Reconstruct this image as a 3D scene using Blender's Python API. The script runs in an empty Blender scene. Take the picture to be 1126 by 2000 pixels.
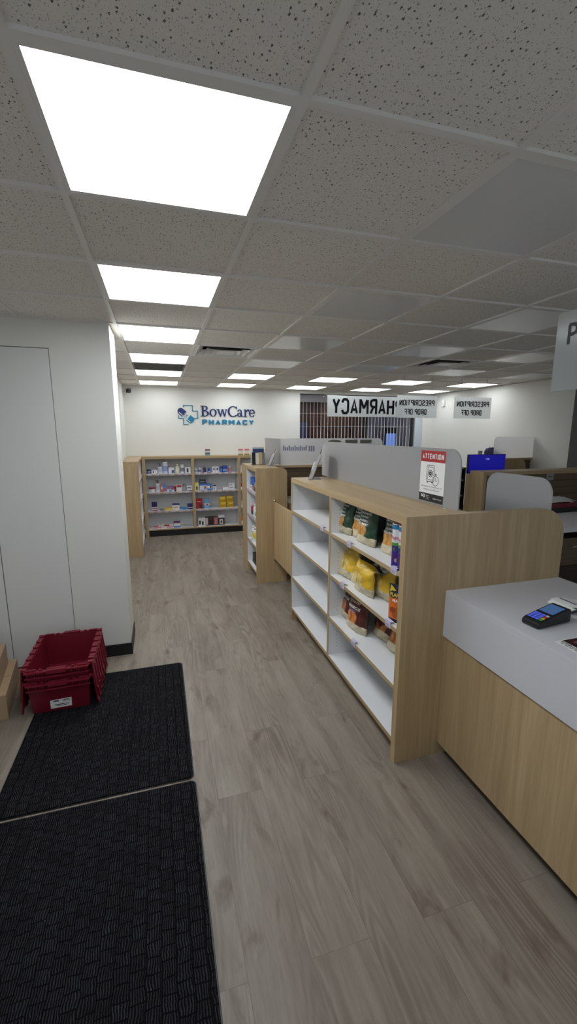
import bpy, bmesh, math, random
from mathutils import Matrix, Vector
random.seed(7)
SC = bpy.context.scene
COL = SC.collection
PI = math.pi
H = 2.62                     # ceiling height
TX, TY = 0.6331, 0.6096      # ceiling grid pitch

# ------------------------------------------------------------------ materials
MATS = {}
def nt_new(name):
    m = bpy.data.materials.new(name); m.use_nodes = True
    nt = m.node_tree
    return m, nt, nt.nodes['Principled BSDF'], nt.nodes['Material Output']
def s2l(c):
    c = c / 255.0
    return c / 12.92 if c <= 0.04045 else ((c + 0.055) / 1.055) ** 2.4
def rgb(r, g, b): return (s2l(r), s2l(g), s2l(b), 1)
def M(name, col=None, rough=0.5, metal=0.0, emit=None, estr=0.0, spec=0.5, coat=0.0):
    if name in MATS: return MATS[name]
    m, nt, b, o = nt_new(name)
    b.inputs['Base Color'].default_value = col
    b.inputs['Roughness'].default_value = rough
    b.inputs['Metallic'].default_value = metal
    b.inputs['Specular IOR Level'].default_value = spec
    b.inputs['Coat Weight'].default_value = coat
    if emit:
        b.inputs['Emission Color'].default_value = emit
        b.inputs['Emission Strength'].default_value = estr
    MATS[name] = m
    return m
def C(r, g, b, rough=0.5, **k):
    return M('paint_%d_%d_%d_%d' % (r, g, b, int(rough * 100)), rgb(r, g, b), rough, **k)
def N(nt, t, **kw):
    n = nt.nodes.new(t)
    for k, v in kw.items():
        if k in n.inputs: n.inputs[k].default_value = v
        else: setattr(n, k, v)
    return n
def ramp(nt, stops, interp='LINEAR'):
    n = nt.nodes.new('ShaderNodeValToRGB'); cr = n.color_ramp; cr.interpolation = interp
    while len(cr.elements) < len(stops): cr.elements.new(0.5)
    for e, (p, c) in zip(cr.elements, stops):
        e.position = p; e.color = c if len(c) == 4 else (*c, 1)
    return n
def mathn(nt, op, a=None, b=None):
    n = nt.nodes.new('ShaderNodeMath'); n.operation = op
    for i, v in enumerate((a, b)):
        if v is None: continue
        if isinstance(v, (int, float)): n.inputs[i].default_value = v
        else: nt.links.new(v, n.inputs[i])
    return n.outputs[0]
def mixc(nt, fac, a, b, blend='MIX'):
    n = nt.nodes.new('ShaderNodeMix'); n.data_type = 'RGBA'; n.blend_type = blend
    for i, v in ((0, fac), (6, a), (7, b)):
        if isinstance(v, (int, float, tuple)): n.inputs[i].default_value = v
        else: nt.links.new(v, n.inputs[i])
    return n.outputs[2]
def objcoord(nt, scale=(1, 1, 1), rot=(0, 0, 0)):
    tc = N(nt, 'ShaderNodeTexCoord'); mp = N(nt, 'ShaderNodeMapping')
    mp.inputs['Scale'].default_value = scale; mp.inputs['Rotation'].default_value = rot
    nt.links.new(tc.outputs['Object'], mp.inputs['Vector'])
    return mp.outputs[0]

def wood(name, axis, light=(197, 173, 133), dark=(163, 138, 101), rough=0.42):
    """light oak laminate, grain running along the given axis"""
    m, nt, b, o = nt_new(name); L = nt.links.new
    sc = {'X': (1.1, 26, 26), 'Y': (26, 1.1, 26), 'Z': (26, 26, 1.1)}[axis]
    v = objcoord(nt, sc)
    n1 = N(nt, 'ShaderNodeTexNoise', Scale=1.0, Detail=6.0, Roughness=0.62, Distortion=0.5); L(v, n1.inputs['Vector'])
    sc2 = tuple(s * 4.5 for s in sc)
    n2 = N(nt, 'ShaderNodeTexNoise', Scale=1.0, Detail=3.0, Roughness=0.6); L(objcoord(nt, sc2), n2.inputs['Vector'])
    sc3 = tuple(s * 0.22 if s > 2 else s * 0.6 for s in sc)
    n3 = N(nt, 'ShaderNodeTexNoise', Scale=1.0, Detail=2.0); L(objcoord(nt, sc3), n3.inputs['Vector'])
    f = mathn(nt, 'ADD', mathn(nt, 'MULTIPLY', n1.outputs[0], 0.55), mathn(nt, 'ADD', mathn(nt, 'MULTIPLY', n2.outputs[0], 0.25), mathn(nt, 'MULTIPLY', n3.outputs[0], 0.3)))
    r = ramp(nt, [(0.36, rgb(*dark)), (0.55, rgb(*[(a + c) // 2 for a, c in zip(light, dark)])), (0.72, rgb(*light))])
    L(f, r.inputs[0]); L(r.outputs[0], b.inputs['Base Color'])
    b.inputs['Roughness'].default_value = rough
    MATS[name] = m
    return m
oakZ = wood('oak_vertical', 'Z'); oakX = wood('oak_along_x', 'X'); oakY = wood('oak_along_y', 'Y')
walnutX = wood('slat_brown', 'X', (118, 98, 74), (88, 71, 52), 0.5)

def make_floor_mat():
    m, nt, b, o = nt_new('vinyl_planks'); L = nt.links.new
    tc = N(nt, 'ShaderNodeTexCoord'); sep = N(nt, 'ShaderNodeSeparateXYZ'); L(tc.outputs['Object'], sep.inputs[0])
    cmb = N(nt, 'ShaderNodeCombineXYZ'); L(sep.outputs[1], cmb.inputs[0]); L(sep.outputs[0], cmb.inputs[1])
    br = N(nt, 'ShaderNodeTexBrick'); br.offset = 0.37; br.offset_frequency = 2
    L(cmb.outputs[0], br.inputs['Vector'])
    br.inputs['Color1'].default_value = (0, 0, 0, 1); br.inputs['Color2'].default_value = (1, 1, 1, 1); br.inputs['Mortar'].default_value = (.5, .5, .5, 1)
    br.inputs['Scale'].default_value = 1.0; br.inputs['Mortar Size'].default_value = 0.0012
    br.inputs['Brick Width'].default_value = 1.22; br.inputs['Row Height'].default_value = 0.228; br.inputs['Mortar Smooth'].default_value = 0.2
    off = mathn(nt, 'MULTIPLY', br.outputs['Color'], 37.0)
    def vec(sx, sy):
        c = N(nt, 'ShaderNodeCombineXYZ')
        L(mathn(nt, 'MULTIPLY', sep.outputs[0], sx), c.inputs[0]); L(mathn(nt, 'MULTIPLY', sep.outputs[1], sy), c.inputs[1]); L(off, c.inputs[2])
        return c.outputs[0]
    # cathedral grain: contour lines of a long soft noise, faded in and out along the plank
    n0 = N(nt, 'ShaderNodeTexNoise', Scale=1.0, Detail=1.5, Roughness=0.45, Distortion=0.3); L(vec(6.5, 0.75), n0.inputs['Vector'])
    cont = mathn(nt, 'ADD', mathn(nt, 'MULTIPLY', mathn(nt, 'SINE', mathn(nt, 'MULTIPLY', n0.outputs[0], 95.0)), 0.5), 0.5)
    fade = N(nt, 'ShaderNodeTexNoise', Scale=1.0, Detail=2.0); L(vec(4.0, 1.1), fade.inputs['Vector'])
    fr = ramp(nt, [(0.42, (0, 0, 0)), (0.66, (1, 1, 1))]); L(fade.outputs[0], fr.inputs[0])
    n1 = N(nt, 'ShaderNodeTexNoise', Scale=1.0, Detail=4.0, Roughness=0.55, Distortion=0.8); L(vec(10, 1.0), n1.inputs['Vector'])
    n2 = N(nt, 'ShaderNodeTexNoise', Scale=1.0, Detail=5.0, Roughness=0.75, Distortion=0.3); L(vec(95, 9), n2.inputs['Vector'])
    n3 = N(nt, 'ShaderNodeTexNoise', Scale=1.0, Detail=4.0, Roughness=0.6, Distortion=1.0); L(vec(7.0, 2.2), n3.inputs['Vector'])
    g = mathn(nt, 'ADD', mathn(nt, 'MULTIPLY', n1.outputs[0], 0.62), mathn(nt, 'MULTIPLY', n2.outputs[0], 0.38))
    r = ramp(nt, [(0.30, rgb(114, 104, 93)), (0.46, rgb(134, 124, 112)), (0.58, rgb(145, 136, 124)), (0.74, rgb(160, 152, 140))])
    L(g, r.inputs[0])
    c0 = mixc(nt, mathn(nt, 'MULTIPLY', mathn(nt, 'MULTIPLY', cont, fr.outputs[0]), 0.5), r.outputs[0], rgb(96, 82, 72))
    k = ramp(nt, [(0.57, (0, 0, 0)), (0.74, (1, 1, 1))]); L(n3.outputs[0], k.inputs[0])
    c1 = mixc(nt, mathn(nt, 'MULTIPLY', k.outputs[0], 0.75), c0, rgb(90, 70, 60))
    c2 = mixc(nt, mathn(nt, 'MULTIPLY', mathn(nt, 'SUBTRACT', br.outputs['Color'], 0.5), 0.22), c1, rgb(112, 102, 92))
    c3 = mixc(nt, mathn(nt, 'MULTIPLY', br.outputs['Fac'], 0.4), c2, rgb(78, 68, 60))
    L(c3, b.inputs['Base Color'])
    b.inputs['Roughness'].default_value = 0.47; b.inputs['Specular IOR Level'].default_value = 0.35
    bp = N(nt, 'ShaderNodeBump', Strength=0.12, Distance=0.001); L(n2.outputs[0], bp.inputs['Height']); L(bp.outputs[0], b.inputs['Normal'])
    return m
floorM = make_floor_mat()

def make_tile_mat():
    m, nt, b, o = nt_new('acoustic_tile'); L = nt.links.new
    def specks(scale, lo, hi, seed):
        tc = objcoord(nt, (scale, scale * 0.75, scale)); ad = N(nt, 'ShaderNodeVectorMath'); ad.operation = 'ADD'
        nz = N(nt, 'ShaderNodeTexNoise', Scale=9.0, Detail=1.0); L(tc, nz.inputs['Vector'])
        sc = N(nt, 'ShaderNodeVectorMath'); sc.operation = 'SCALE'; sc.inputs['Scale'].default_value = 0.5
        L(nz.outputs['Color'], sc.inputs[0]); L(tc, ad.inputs[0]); L(sc.outputs[0], ad.inputs[1])
        v = N(nt, 'ShaderNodeTexVoronoi', Scale=1.0, Randomness=1.0); v.voronoi_dimensions = '2D'; L(ad.outputs[0], v.inputs['Vector'])
        # hole radius changes from cell to cell, some cells have none
        s = N(nt, 'ShaderNodeSeparateColor'); L(v.outputs['Color'], s.inputs[0])
        rad = mathn(nt, 'MULTIPLY', mathn(nt, 'SUBTRACT', s.outputs[0], lo), hi)
        return mathn(nt, 'LESS_THAN', v.outputs['Distance'], rad)
    a = specks(70, 0.3, 0.26, 0); c = specks(165, 0.4, 0.36, 1)
    hole = mathn(nt, 'MAXIMUM', a, mathn(nt, 'MULTIPLY', c, 0.7))
    n = N(nt, 'ShaderNodeTexNoise', Scale=240.0, Detail=2.0); L(objcoord(nt), n.inputs['Vector'])
    base = mixc(nt, n.outputs[0], rgb(228, 223, 215), rgb(243, 239, 232))
    col = mixc(nt, hole, base, rgb(98, 94, 88))
    L(col, b.inputs['Base Color']); b.inputs['Roughness'].default_value = 0.9; b.inputs['Specular IOR Level'].default_value = 0.1
    bp = N(nt, 'ShaderNodeBump', Strength=0.4, Distance=0.002); bp.invert = True; L(hole, bp.inputs['Height']); L(bp.outputs[0], b.inputs['Normal'])
    return m
tileM = make_tile_mat()

def make_wall_mat(name, c, rough=0.6):
    m, nt, b, o = nt_new(name); L = nt.links.new
    n = N(nt, 'ShaderNodeTexNoise', Scale=220.0, Detail=2.0); L(objcoord(nt), n.inputs['Vector'])
    n2 = N(nt, 'ShaderNodeTexNoise', Scale=1.3, Detail=2.0); L(objcoord(nt), n2.inputs['Vector'])
    L(mixc(nt, n2.outputs[0], rgb(*[x - 3 for x in c]), rgb(*[x + 3 for x in c])), b.inputs['Base Color'])
    bp = N(nt, 'ShaderNodeBump', Strength=0.06, Distance=0.001); L(n.outputs[0], bp.inputs['Height']); L(bp.outputs[0], b.inputs['Normal'])
    b.inputs['Roughness'].default_value = rough; b.inputs['Specular IOR Level'].default_value = 0.3
    return m
wallM = make_wall_mat('white_wall_paint', (228, 228, 222))
darkwallM = make_wall_mat('dark_grey_wall_paint', (92, 92, 92))

def make_mat_mat():
    m, nt, b, o = nt_new('ribbed_entrance_mat'); L = nt.links.new
    tc = N(nt, 'ShaderNodeTexCoord'); sep = N(nt, 'ShaderNodeSeparateXYZ'); L(tc.outputs['Object'], sep.inputs[0])
    nz = N(nt, 'ShaderNodeTexNoise', Scale=16.0, Detail=2.0); L(tc.outputs['Object'], nz.inputs['Vector'])
    wob = N(nt, 'ShaderNodeVectorMath'); wob.operation = 'MULTIPLY_ADD'
    L(nz.outputs['Color'], wob.inputs[0]); wob.inputs[1].default_value = (.022, .02, 0); L(tc.outputs['Object'], wob.inputs[2])
    s2 = N(nt, 'ShaderNodeSeparateXYZ'); L(wob.outputs[0], s2.inputs[0])
    sw = N(nt, 'ShaderNodeCombineXYZ'); L(s2.outputs[1], sw.inputs[0]); L(s2.outputs[0], sw.inputs[1])
    br = N(nt, 'ShaderNodeTexBrick'); br.offset = 0.5; L(sw.outputs[0], br.inputs['Vector'])
    br.inputs['Color1'].default_value = (0.78, .78, .78, 1); br.inputs['Color2'].default_value = (1, 1, 1, 1); br.inputs['Mortar'].default_value = (0, 0, 0, 1)
    br.inputs['Scale'].default_value = 1; br.inputs['Mortar Size'].default_value = 0.0035; br.inputs['Mortar Smooth'].default_value = 1
    br.inputs['Brick Width'].default_value = 0.048; br.inputs['Row Height'].default_value = 0.052
    w = N(nt, 'ShaderNodeTexWave', Scale=36.0, Distortion=1.6, Detail=2.0); w.bands_direction = 'X'; w.inputs['Detail Scale'].default_value = 3.0
    L(wob.outputs[0], w.inputs['Vector'])
    fz = N(nt, 'ShaderNodeTexNoise', Scale=420.0, Detail=2.0); L(tc.outputs['Object'], fz.inputs['Vector'])
    fuzz = N(nt, 'ShaderNodeTexNoise', Scale=30.0, Detail=4.0); L(tc.outputs['Object'], fuzz.inputs['Vector'])
    blk = mathn(nt, 'MULTIPLY', br.outputs['Color'], mathn(nt, 'ADD', mathn(nt, 'MULTIPLY', w.outputs[1], 0.9), 0.1))
    f = mathn(nt, 'MULTIPLY', blk, mathn(nt, 'ADD', fz.outputs[0], mathn(nt, 'MULTIPLY', fuzz.outputs[0], 0.8)))
    r = ramp(nt, [(0.0, rgb(8, 8, 10)), (0.35, rgb(20, 20, 23)), (1.0, rgb(62, 63, 68))]); L(f, r.inputs[0])
    v = N(nt, 'ShaderNodeTexVoronoi', Scale=26.0); L(tc.outputs['Object'], v.inputs['Vector'])
    lint = mathn(nt, 'LESS_THAN', v.outputs['Distance'], 0.035)
    sc = N(nt, 'ShaderNodeSeparateColor'); L(v.outputs['Color'], sc.inputs[0])
    lint = mathn(nt, 'MULTIPLY', lint, mathn(nt, 'GREATER_THAN', sc.outputs[0], 0.72))
    L(mixc(nt, lint, r.outputs[0], rgb(150, 146, 140)), b.inputs['Base Color'])
    b.inputs['Roughness'].default_value = 0.95; b.inputs['Specular IOR Level'].default_value = 0.1
    bp = N(nt, 'ShaderNodeBump', Strength=0.9, Distance=0.006); L(blk, bp.inputs['Height']); L(bp.outputs[0], b.inputs['Normal'])
    return m
matM = make_mat_mat()

def make_acrylic(name, col, transp, transl, rough, blur=0.0):
    m, nt, b, o = nt_new(name); L = nt.links.new
    nt.nodes.remove(b)
    d = N(nt, 'ShaderNodeBsdfDiffuse'); d.inputs[0].default_value = col
    t = N(nt, 'ShaderNodeBsdfTranslucent'); t.inputs[0].default_value = col
    tr = N(nt, 'ShaderNodeBsdfRefraction', Roughness=blur, IOR=1.35) if blur else N(nt, 'ShaderNodeBsdfTransparent')
    g = N(nt, 'ShaderNodeBsdfGlossy', Roughness=rough)
    m1 = N(nt, 'ShaderNodeMixShader'); m1.inputs[0].default_value = transl; L(d.outputs[0], m1.inputs[1]); L(t.outputs[0], m1.inputs[2])
    m2 = N(nt, 'ShaderNodeMixShader'); m2.inputs[0].default_value = transp; L(m1.outputs[0], m2.inputs[1]); L(tr.outputs[0], m2.inputs[2])
    fr = N(nt, 'ShaderNodeFresnel', IOR=1.35)
    m3 = N(nt, 'ShaderNodeMixShader'); L(fr.outputs[0], m3.inputs[0]); L(m2.outputs[0], m3.inputs[1]); L(g.outputs[0], m3.inputs[2])
    L(m3.outputs[0], o.inputs[0])
    MATS[name] = m
    return m
frost = make_acrylic('frosted_acrylic', (0.82, 0.825, 0.835, 1), 0.33, 0.5, 0.12)
signglass = make_acrylic('frosted_sign_glass', (0.90, 0.96, 0.95, 1), 0.55, 0.8, 0.15, 0.62)
frostB = make_acrylic('frosted_acrylic_backlit', (0.92, 0.93, 0.94, 1), 0.5, 0.78, 0.12, 0.5)  # brighter copy of the frosted acrylic, backlight put into colour and translucency
clearac = make_acrylic('clear_acrylic', (0.8, 0.82, 0.84, 1), 0.72, 0.5, 0.05)

whiteLam = M('white_laminate', rgb(226, 227, 228), 0.4)
counterWhite = M('white_solid_surface', rgb(214, 215, 220), 0.38)
black = M('black_plastic', rgb(18, 18, 20), 0.45)
blackV = M('black_vinyl_base', rgb(20, 20, 21), 0.5)
chrome = M('chrome', (0.75, 0.75, 0.74, 1), 0.25, 1.0)
steel = M('brushed_aluminium', (0.62, 0.63, 0.64, 1), 0.35, 1.0)
teeM = M('ceiling_tee_white', rgb(232, 229, 224), 0.5)
tagM = M('price_tag_lilac', rgb(206, 200, 222), 0.5)
paper = M('white_paper', rgb(236, 236, 234), 0.7)
ink = M('dark_ink', rgb(38, 42, 50), 0.6)
white = M('white_print', rgb(240, 240, 238), 0.5)

# ------------------------------------------------------------------ mesh builder
class MB:
    def __init__(s): s.bm = bmesh.new()
    def quad(s, pts, mi=0):
        f = s.bm.faces.new([s.bm.verts.new(p) for p in pts]); f.material_index = mi; return f
    def box(s, x0, x1, y0, y1, z0, z1, mi=0, skip=''):
        v = [s.bm.verts.new(p) for p in ((x0, y0, z0), (x1, y0, z0), (x1, y1, z0), (x0, y1, z0), (x0, y0, z1), (x1, y0, z1), (x1, y1, z1), (x0, y1, z1))]
        for k, ids in {'b': (0, 3, 2, 1), 't': (4, 5, 6, 7), 'f': (0, 1, 5, 4), 'r': (1, 2, 6, 5), 'k': (2, 3, 7, 6), 'l': (3, 0, 4, 7)}.items():
            if k in skip: continue
            f = s.bm.faces.new([v[i] for i in ids]); f.material_index = mi
        return s
    def hexa(s, lo, hi, mi=0):
        """two loops of 4 points"""
        a = [s.bm.verts.new(p) for p in lo]; b = [s.bm.verts.new(p) for p in hi]
        for ids in ([a[3], a[2], a[1], a[0]], b, *[[a[i], a[(i + 1) % 4], b[(i + 1) % 4], b[i]] for i in range(4)]):
            f = s.bm.faces.new(ids); f.material_index = mi
        return s
    def prism(s, poly, fn, t0, t1, mi=0):
        """poly: 2d outline, fn(u,v,t)->xyz"""
        a = [s.bm.verts.new(fn(u, v, t0)) for u, v in poly]; b = [s.bm.verts.new(fn(u, v, t1)) for u, v in poly]
        n = len(poly)
        fs = [s.bm.faces.new(a), s.bm.faces.new(b[::-1])] + [s.bm.faces.new([a[(i + 1) % n], a[i], b[i], b[(i + 1) % n]]) for i in range(n)]
        for f in fs: f.material_index = mi
        return s
    def lathe(s, prof, seg=20, cx=0, cy=0, sx=1, sy=1):
        """prof: (r, z, material index of the band that starts here)"""
        rings = []
        for r, z, mi in prof:
            r = max(r, 1e-4)
            rings.append([s.bm.verts.new((cx + sx * r * math.cos(2 * PI * i / seg), cy + sy * r * math.sin(2 * PI * i / seg), z)) for i in range(seg)])
        for k in range(len(rings) - 1):
            for i in range(seg):
                f = s.bm.faces.new([rings[k][i], rings[k][(i + 1) % seg], rings[k + 1][(i + 1) % seg], rings[k + 1][i]])
                f.material_index = prof[k][2]; f.smooth = True
        f = s.bm.faces.new(rings[0][::-1]); f.material_index = prof[0][2]
        f = s.bm.faces.new(rings[-1]); f.material_index = prof[-1][2]
        return s
    def tube(s, pts, r, seg=8, mi=0):
        pts = [Vector(p) for p in pts]; rings = []
        for i, p in enumerate(pts):
            d = (pts[min(i + 1, len(pts) - 1)] - pts[max(i - 1, 0)]).normalized()
            a = d.orthogonal().normalized(); b = d.cross(a)
            if rings:
                a = (rings_a - d * rings_a.dot(d)).normalized(); b = d.cross(a)
            rings_a = a
            rings.append([s.bm.verts.new(p + r * (a * math.cos(2 * PI * k / seg) + b * math.sin(2 * PI * k / seg))) for k in range(seg)])
        for j in range(len(rings) - 1):
            for k in range(seg):
                f = s.bm.faces.new([rings[j][k], rings[j][(k + 1) % seg], rings[j + 1][(k + 1) % seg], rings[j + 1][k]]); f.material_index = mi; f.smooth = True
        s.bm.faces.new(rings[0][::-1]).material_index = mi; s.bm.faces.new(rings[-1]).material_index = mi
        return s
    def mesh(s, me, mat, mi=0):
        n0 = len(s.bm.faces); v0 = len(s.bm.verts)
        s.bm.from_mesh(me); s.bm.verts.ensure_lookup_table(); s.bm.faces.ensure_lookup_table()
        for v in s.bm.verts[v0:]: v.co = mat(v.co) if callable(mat) else mat @ v.co
        for f in s.bm.faces[n0:]: f.material_index = mi
        return s
    def xf(s, m):
        bmesh.ops.transform(s.bm, matrix=m, verts=s.bm.verts[:]); return s
    def build(s, name, mats, parent=None, loc=None, rot=(0, 0, 0), world=False, bev=0.0, seg=2):
        """world: vertices are world coordinates, made relative to the parent (or to loc)"""
        base = parent.location if (world and parent is not None) else (Vector(loc) if (world and loc) else None)
        if base is not None:
            bmesh.ops.translate(s.bm, vec=-Vector(base), verts=s.bm.verts[:])
        bmesh.ops.recalc_face_normals(s.bm, faces=s.bm.faces[:])
        me = bpy.data.meshes.new(name); s.bm.to_mesh(me); s.bm.free()
        for m in (mats if isinstance(mats, (list, tuple)) else [mats]): me.materials.append(m)
        o = bpy.data.objects.new(name, me); COL.objects.link(o)
        if parent is not None: o.parent = parent
        if loc is not None: o.location = loc
        o.rotation_euler = rot
        if bev:
            md = o.modifiers.new('bevel', 'BEVEL'); md.width = bev; md.segments = seg; md.limit_method = 'ANGLE'
        return o
def thing(name, label, cat, loc=(0, 0, 0), rotz=0, group=None):
    o = bpy.data.objects.new(name, None); COL.objects.link(o); o.empty_display_size = 0.05
    o.location = loc; o.rotation_euler = (0, 0, rotz)
    return tag(o, label, cat, group)
def tag(o, label, cat, group=None):
    o['label'] = label; o['category'] = cat
    if group: o['group'] = group
    return o
def struct(o): o['kind'] = 'structure'; return o
def copy_tree(o, parent=None):
    c = o.copy(); COL.objects.link(c); c.parent = parent
    for ch in o.children: copy_tree(ch, c)
    return c
def rrect(x0, x1, z0, z1, r, corners='lr', n=8):
    """outline; corners: which TOP corners ('l','r') and bottom ('L','R') are round"""
    p = []
    def arc(cx, cz, a0): p.extend((cx + r * math.cos(a0 + PI / 2 * i / n), cz + r * math.sin(a0 + PI / 2 * i / n)) for i in range(n + 1))
    arc(x0 + r, z0 + r, PI) if 'L' in corners else p.append((x0, z0))
    arc(x1 - r, z0 + r, -PI / 2) if 'R' in corners else p.append((x1, z0))
    arc(x1 - r, z1 - r, 0) if 'r' in corners else p.append((x1, z1))
    arc(x0 + r, z1 - r, PI / 2) if 'l' in corners else p.append((x0, z1))
    return p
XZ = lambda u, v, t: (u, t, v)
YZ = lambda u, v, t: (t, u, v)
XY = lambda u, v, t: (u, v, t)

def text_mesh(s, size, bold=0.0, ext=0.0, align='CENTER', res=3, sx=1.0, space=1.0):
    cu = bpy.data.curves.new('txt', 'FONT'); cu.body = s; cu.size = size; cu.offset = bold; cu.extrude = ext
    cu.align_x = align; cu.resolution_u = res; cu.space_character = space
    o = bpy.data.objects.new('txt', cu); COL.objects.link(o)
    dg = bpy.context.evaluated_depsgraph_get(); dg.update()
    me = bpy.data.meshes.new_from_object(o.evaluated_get(dg))
    bpy.data.objects.remove(o); bpy.data.curves.remove(cu)
    if sx != 1.0:
        for v in me.vertices: v.co.x *= sx
    return me
_bowl = [(0, 1), (.28, 1), (.42, .95), (.5, .85), (.5, .65), (.42, .54), (.28, .48), (0, .48)]
GLYPH = {'P': [[(0, 0), (0, 1)], _bowl], 'R': [[(0, 0), (0, 1)], _bowl, [(.26, .48), (.5, 0)]], 'H': [[(0, 0), (0, 1)], [(.5, 0), (.5, 1)], [(0, .5), (.5, .5)]],
         'A': [[(0, 0), (.25, 1), (.5, 0)], [(.08, .27), (.42, .27)]], 'M': [[(0, 0), (0, 1)], [(.03, 1), (.33, .36)], [(.33, .36), (.63, 1)], [(.66, 1), (.66, 0)]],
         'C': [[(.5, .76), (.48, .9), (.38, 1), (.14, 1), (.03, .9), (0, .76), (0, .24), (.03, .1), (.14, 0), (.38, 0), (.48, .1), (.5, .24)]],
         'Y': [[(0, 1), (.25, .45), (.5, 1)], [(.25, .45), (.25, 0)]], 'E': [[(.44, 1), (0, 1), (0, 0), (.44, 0)], [(0, .51), (.38, .51)]], 'F': [[(.44, 1), (0, 1), (0, 0)], [(0, .5), (.38, .5)]],
         'S': [[(.5, .8), (.46, .93), (.34, 1), (.16, 1), (.04, .93), (0, .78), (.03, .65), (.14, .57), (.36, .46), (.47, .36), (.5, .22), (.46, .07), (.34, 0), (.16, 0), (.04, .07), (0, .2)]],
         'I': [[(0, 0), (0, 1)]], 'T': [[(0, 1), (.48, 1)], [(.24, 1), (.24, 0)]], 'N': [[(0, 0), (0, 1)], [(.03, 1), (.47, 0)], [(.5, 0), (.5, 1)]], 'U': [[(0, 1), (0, .24), (.04, .1), (.16, 0), (.34, 0), (.46, .1), (.5, .24), (.5, 1)]],
         'K': [[(0, 0), (0, 1)], [(.5, 1), (.02, .42)], [(.18, .6), (.5, 0)]], 'D': [[(0, 0), (0, 1), (.28, 1), (.43, .93), (.5, .78), (.5, .22), (.43, .07), (.28, 0), (0, 0)]],
         'O': [[(.25, 1), (.38, 1), (.48, .9), (.5, .76), (.5, .24), (.48, .1), (.38, 0), (.14, 0), (.03, .1), (0, .24), (0, .76), (.03, .9), (.14, 1), (.25, 1)]]}
def stroke_mesh(s, th=.17, gap=.30, ext=0.0, space=.42):
    """condensed bold sign lettering built from strokes"""
    bm = bmesh.new(); x = 0; cnt = 0
    for ch in s:
        if ch == ' ': x += space; continue
        w = max(p[0] for st in GLYPH[ch] for p in st)
        for st in GLYPH[ch]:
            P_ = [Vector((px + x, py, 0)) for px, py in st]; n = len(P_); L_, R_ = [], []
            closed = (P_[0] - P_[-1]).length < 1e-6
            for i in range(n):
                a = P_[i] - P_[i - 1] if i else (P_[0] - P_[-2] if closed else P_[1] - P_[0])
                b = P_[i + 1] - P_[i] if i < n - 1 else (P_[1] - P_[0] if closed else P_[-1] - P_[-2])
                a.normalize(); b.normalize(); na, nb = Vector((-a.y, a.x, 0)), Vector((-b.y, b.x, 0)); k = na + nb
                if k.length < .3: k = na
                k.normalize(); d = th / 2 / max(k.dot(na), .42); p = P_[i].copy()
                if not closed and i == 0: p -= b * th * .5 * (abs(b.x) < .02 or abs(b.y) < .02) * (1 if n == 2 and len(GLYPH[ch]) == 1 else .5)
                L_.append(p + k * d); R_.append(p - k * d)
            for i in range(n - 1):
                f = [L_[i], R_[i], R_[i + 1], L_[i + 1]]; cnt += 1; e_ = ext + .00006 * (cnt % 9)
                lo = [bm.verts.new(q + Vector((0, 0, -e_))) for q in f]; hi = [bm.verts.new(q + Vector((0, 0, e_))) for q in f]
                bm.faces.new(hi)
                if ext: 
                    bm.faces.new(lo[::-1])
                    for e in range(4): bm.faces.new([lo[e], lo[(e + 1) % 4], hi[(e + 1) % 4], hi[e]])
        x += w + gap
    for v in bm.verts: v.co.y = min(max(v.co.y, -th / 2), 1 + th / 2)
    me = bpy.data.meshes.new('strokes'); bm.to_mesh(me); bm.free(); return me
def basis(x, y, o):
    x = Vector(x); y = Vector(y); z = x.cross(y)
    return Matrix(((x.x, y.x, z.x, o[0]), (x.y, y.y, z.y, o[1]), (x.z, y.z, z.z, o[2]), (0, 0, 0, 1)))
FACE_MY = lambda o: basis((1, 0, 0), (0, 0, 1), o)       # readable from -Y
FACE_PY = lambda o: basis((-1, 0, 0), (0, 0, 1), o)      # readable from +Y
FACE_MX = lambda o: basis((0, -1, 0), (0, 0, 1), o)      # readable from -X
def fit(me, w=None, h=None, cx=0, z0=0):
    """scale a text mesh to an exact width/height, centred on cx, sitting on z0"""
    xs = [v.co.x for v in me.vertices]; ys = [v.co.y for v in me.vertices]
    kx = w / (max(xs) - min(xs)) if w else 1; ky = h / (max(ys) - min(ys)) if h else 1
    mx = (max(xs) + min(xs)) / 2; my = min(ys)
    for v in me.vertices: v.co.x = (v.co.x - mx) * kx + cx; v.co.y = (v.co.y - my) * ky + z0
    return me

# ------------------------------------------------------------------ camera
cam_d = bpy.data.cameras.new('camera'); cam = bpy.data.objects.new('camera', cam_d); COL.objects.link(cam)
yaw, pitch, roll = 0.2923287502405022, -0.18475196877142114, 0.0018147213
cy, sy, cp, sp = math.cos(yaw), math.sin(yaw), math.cos(pitch), math.sin(pitch)
fw = Vector((sy * cp, cy * cp, sp)); rr = Vector((cy, -sy, 0)); uu = rr.cross(fw)
r2 = math.cos(roll) * rr + math.sin(roll) * uu; u2 = -math.sin(roll) * rr + math.cos(roll) * uu
cam.matrix_world = Matrix(((r2.x, u2.x, -fw.x, 0.2561), (r2.y, u2.y, -fw.y, -1.1273), (r2.z, u2.z, -fw.z, 1.8386), (0, 0, 0, 1)))
cam_d.sensor_fit = 'VERTICAL'; cam_d.sensor_height = 36; cam_d.lens = 836.41 / 2000 * 36; cam_d.clip_start = 0.02
SC.camera = cam

# ------------------------------------------------------------------ room shell
XL, XR, YF, YB = -1.7, 7.2, -2.4, 6.95
struct(MB().box(XL, XR, YF, 12.6, -0.08, 0).build('floor', floorM))
m = MB(); zc = (H + .006, H + .06); v0, v1 = 5 * TY, 6 * TY      # two openings for the air diffusers
m.box(XL, XR, YF, v0, *zc); m.box(XL, XR, v1, 6.98, *zc)
for a, b in ((XL, TX), (2 * TX, 5 * TX), (6 * TX, XR)): m.box(a, b, v0, v1, *zc)
struct(m.build('ceiling', tileM))
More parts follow.
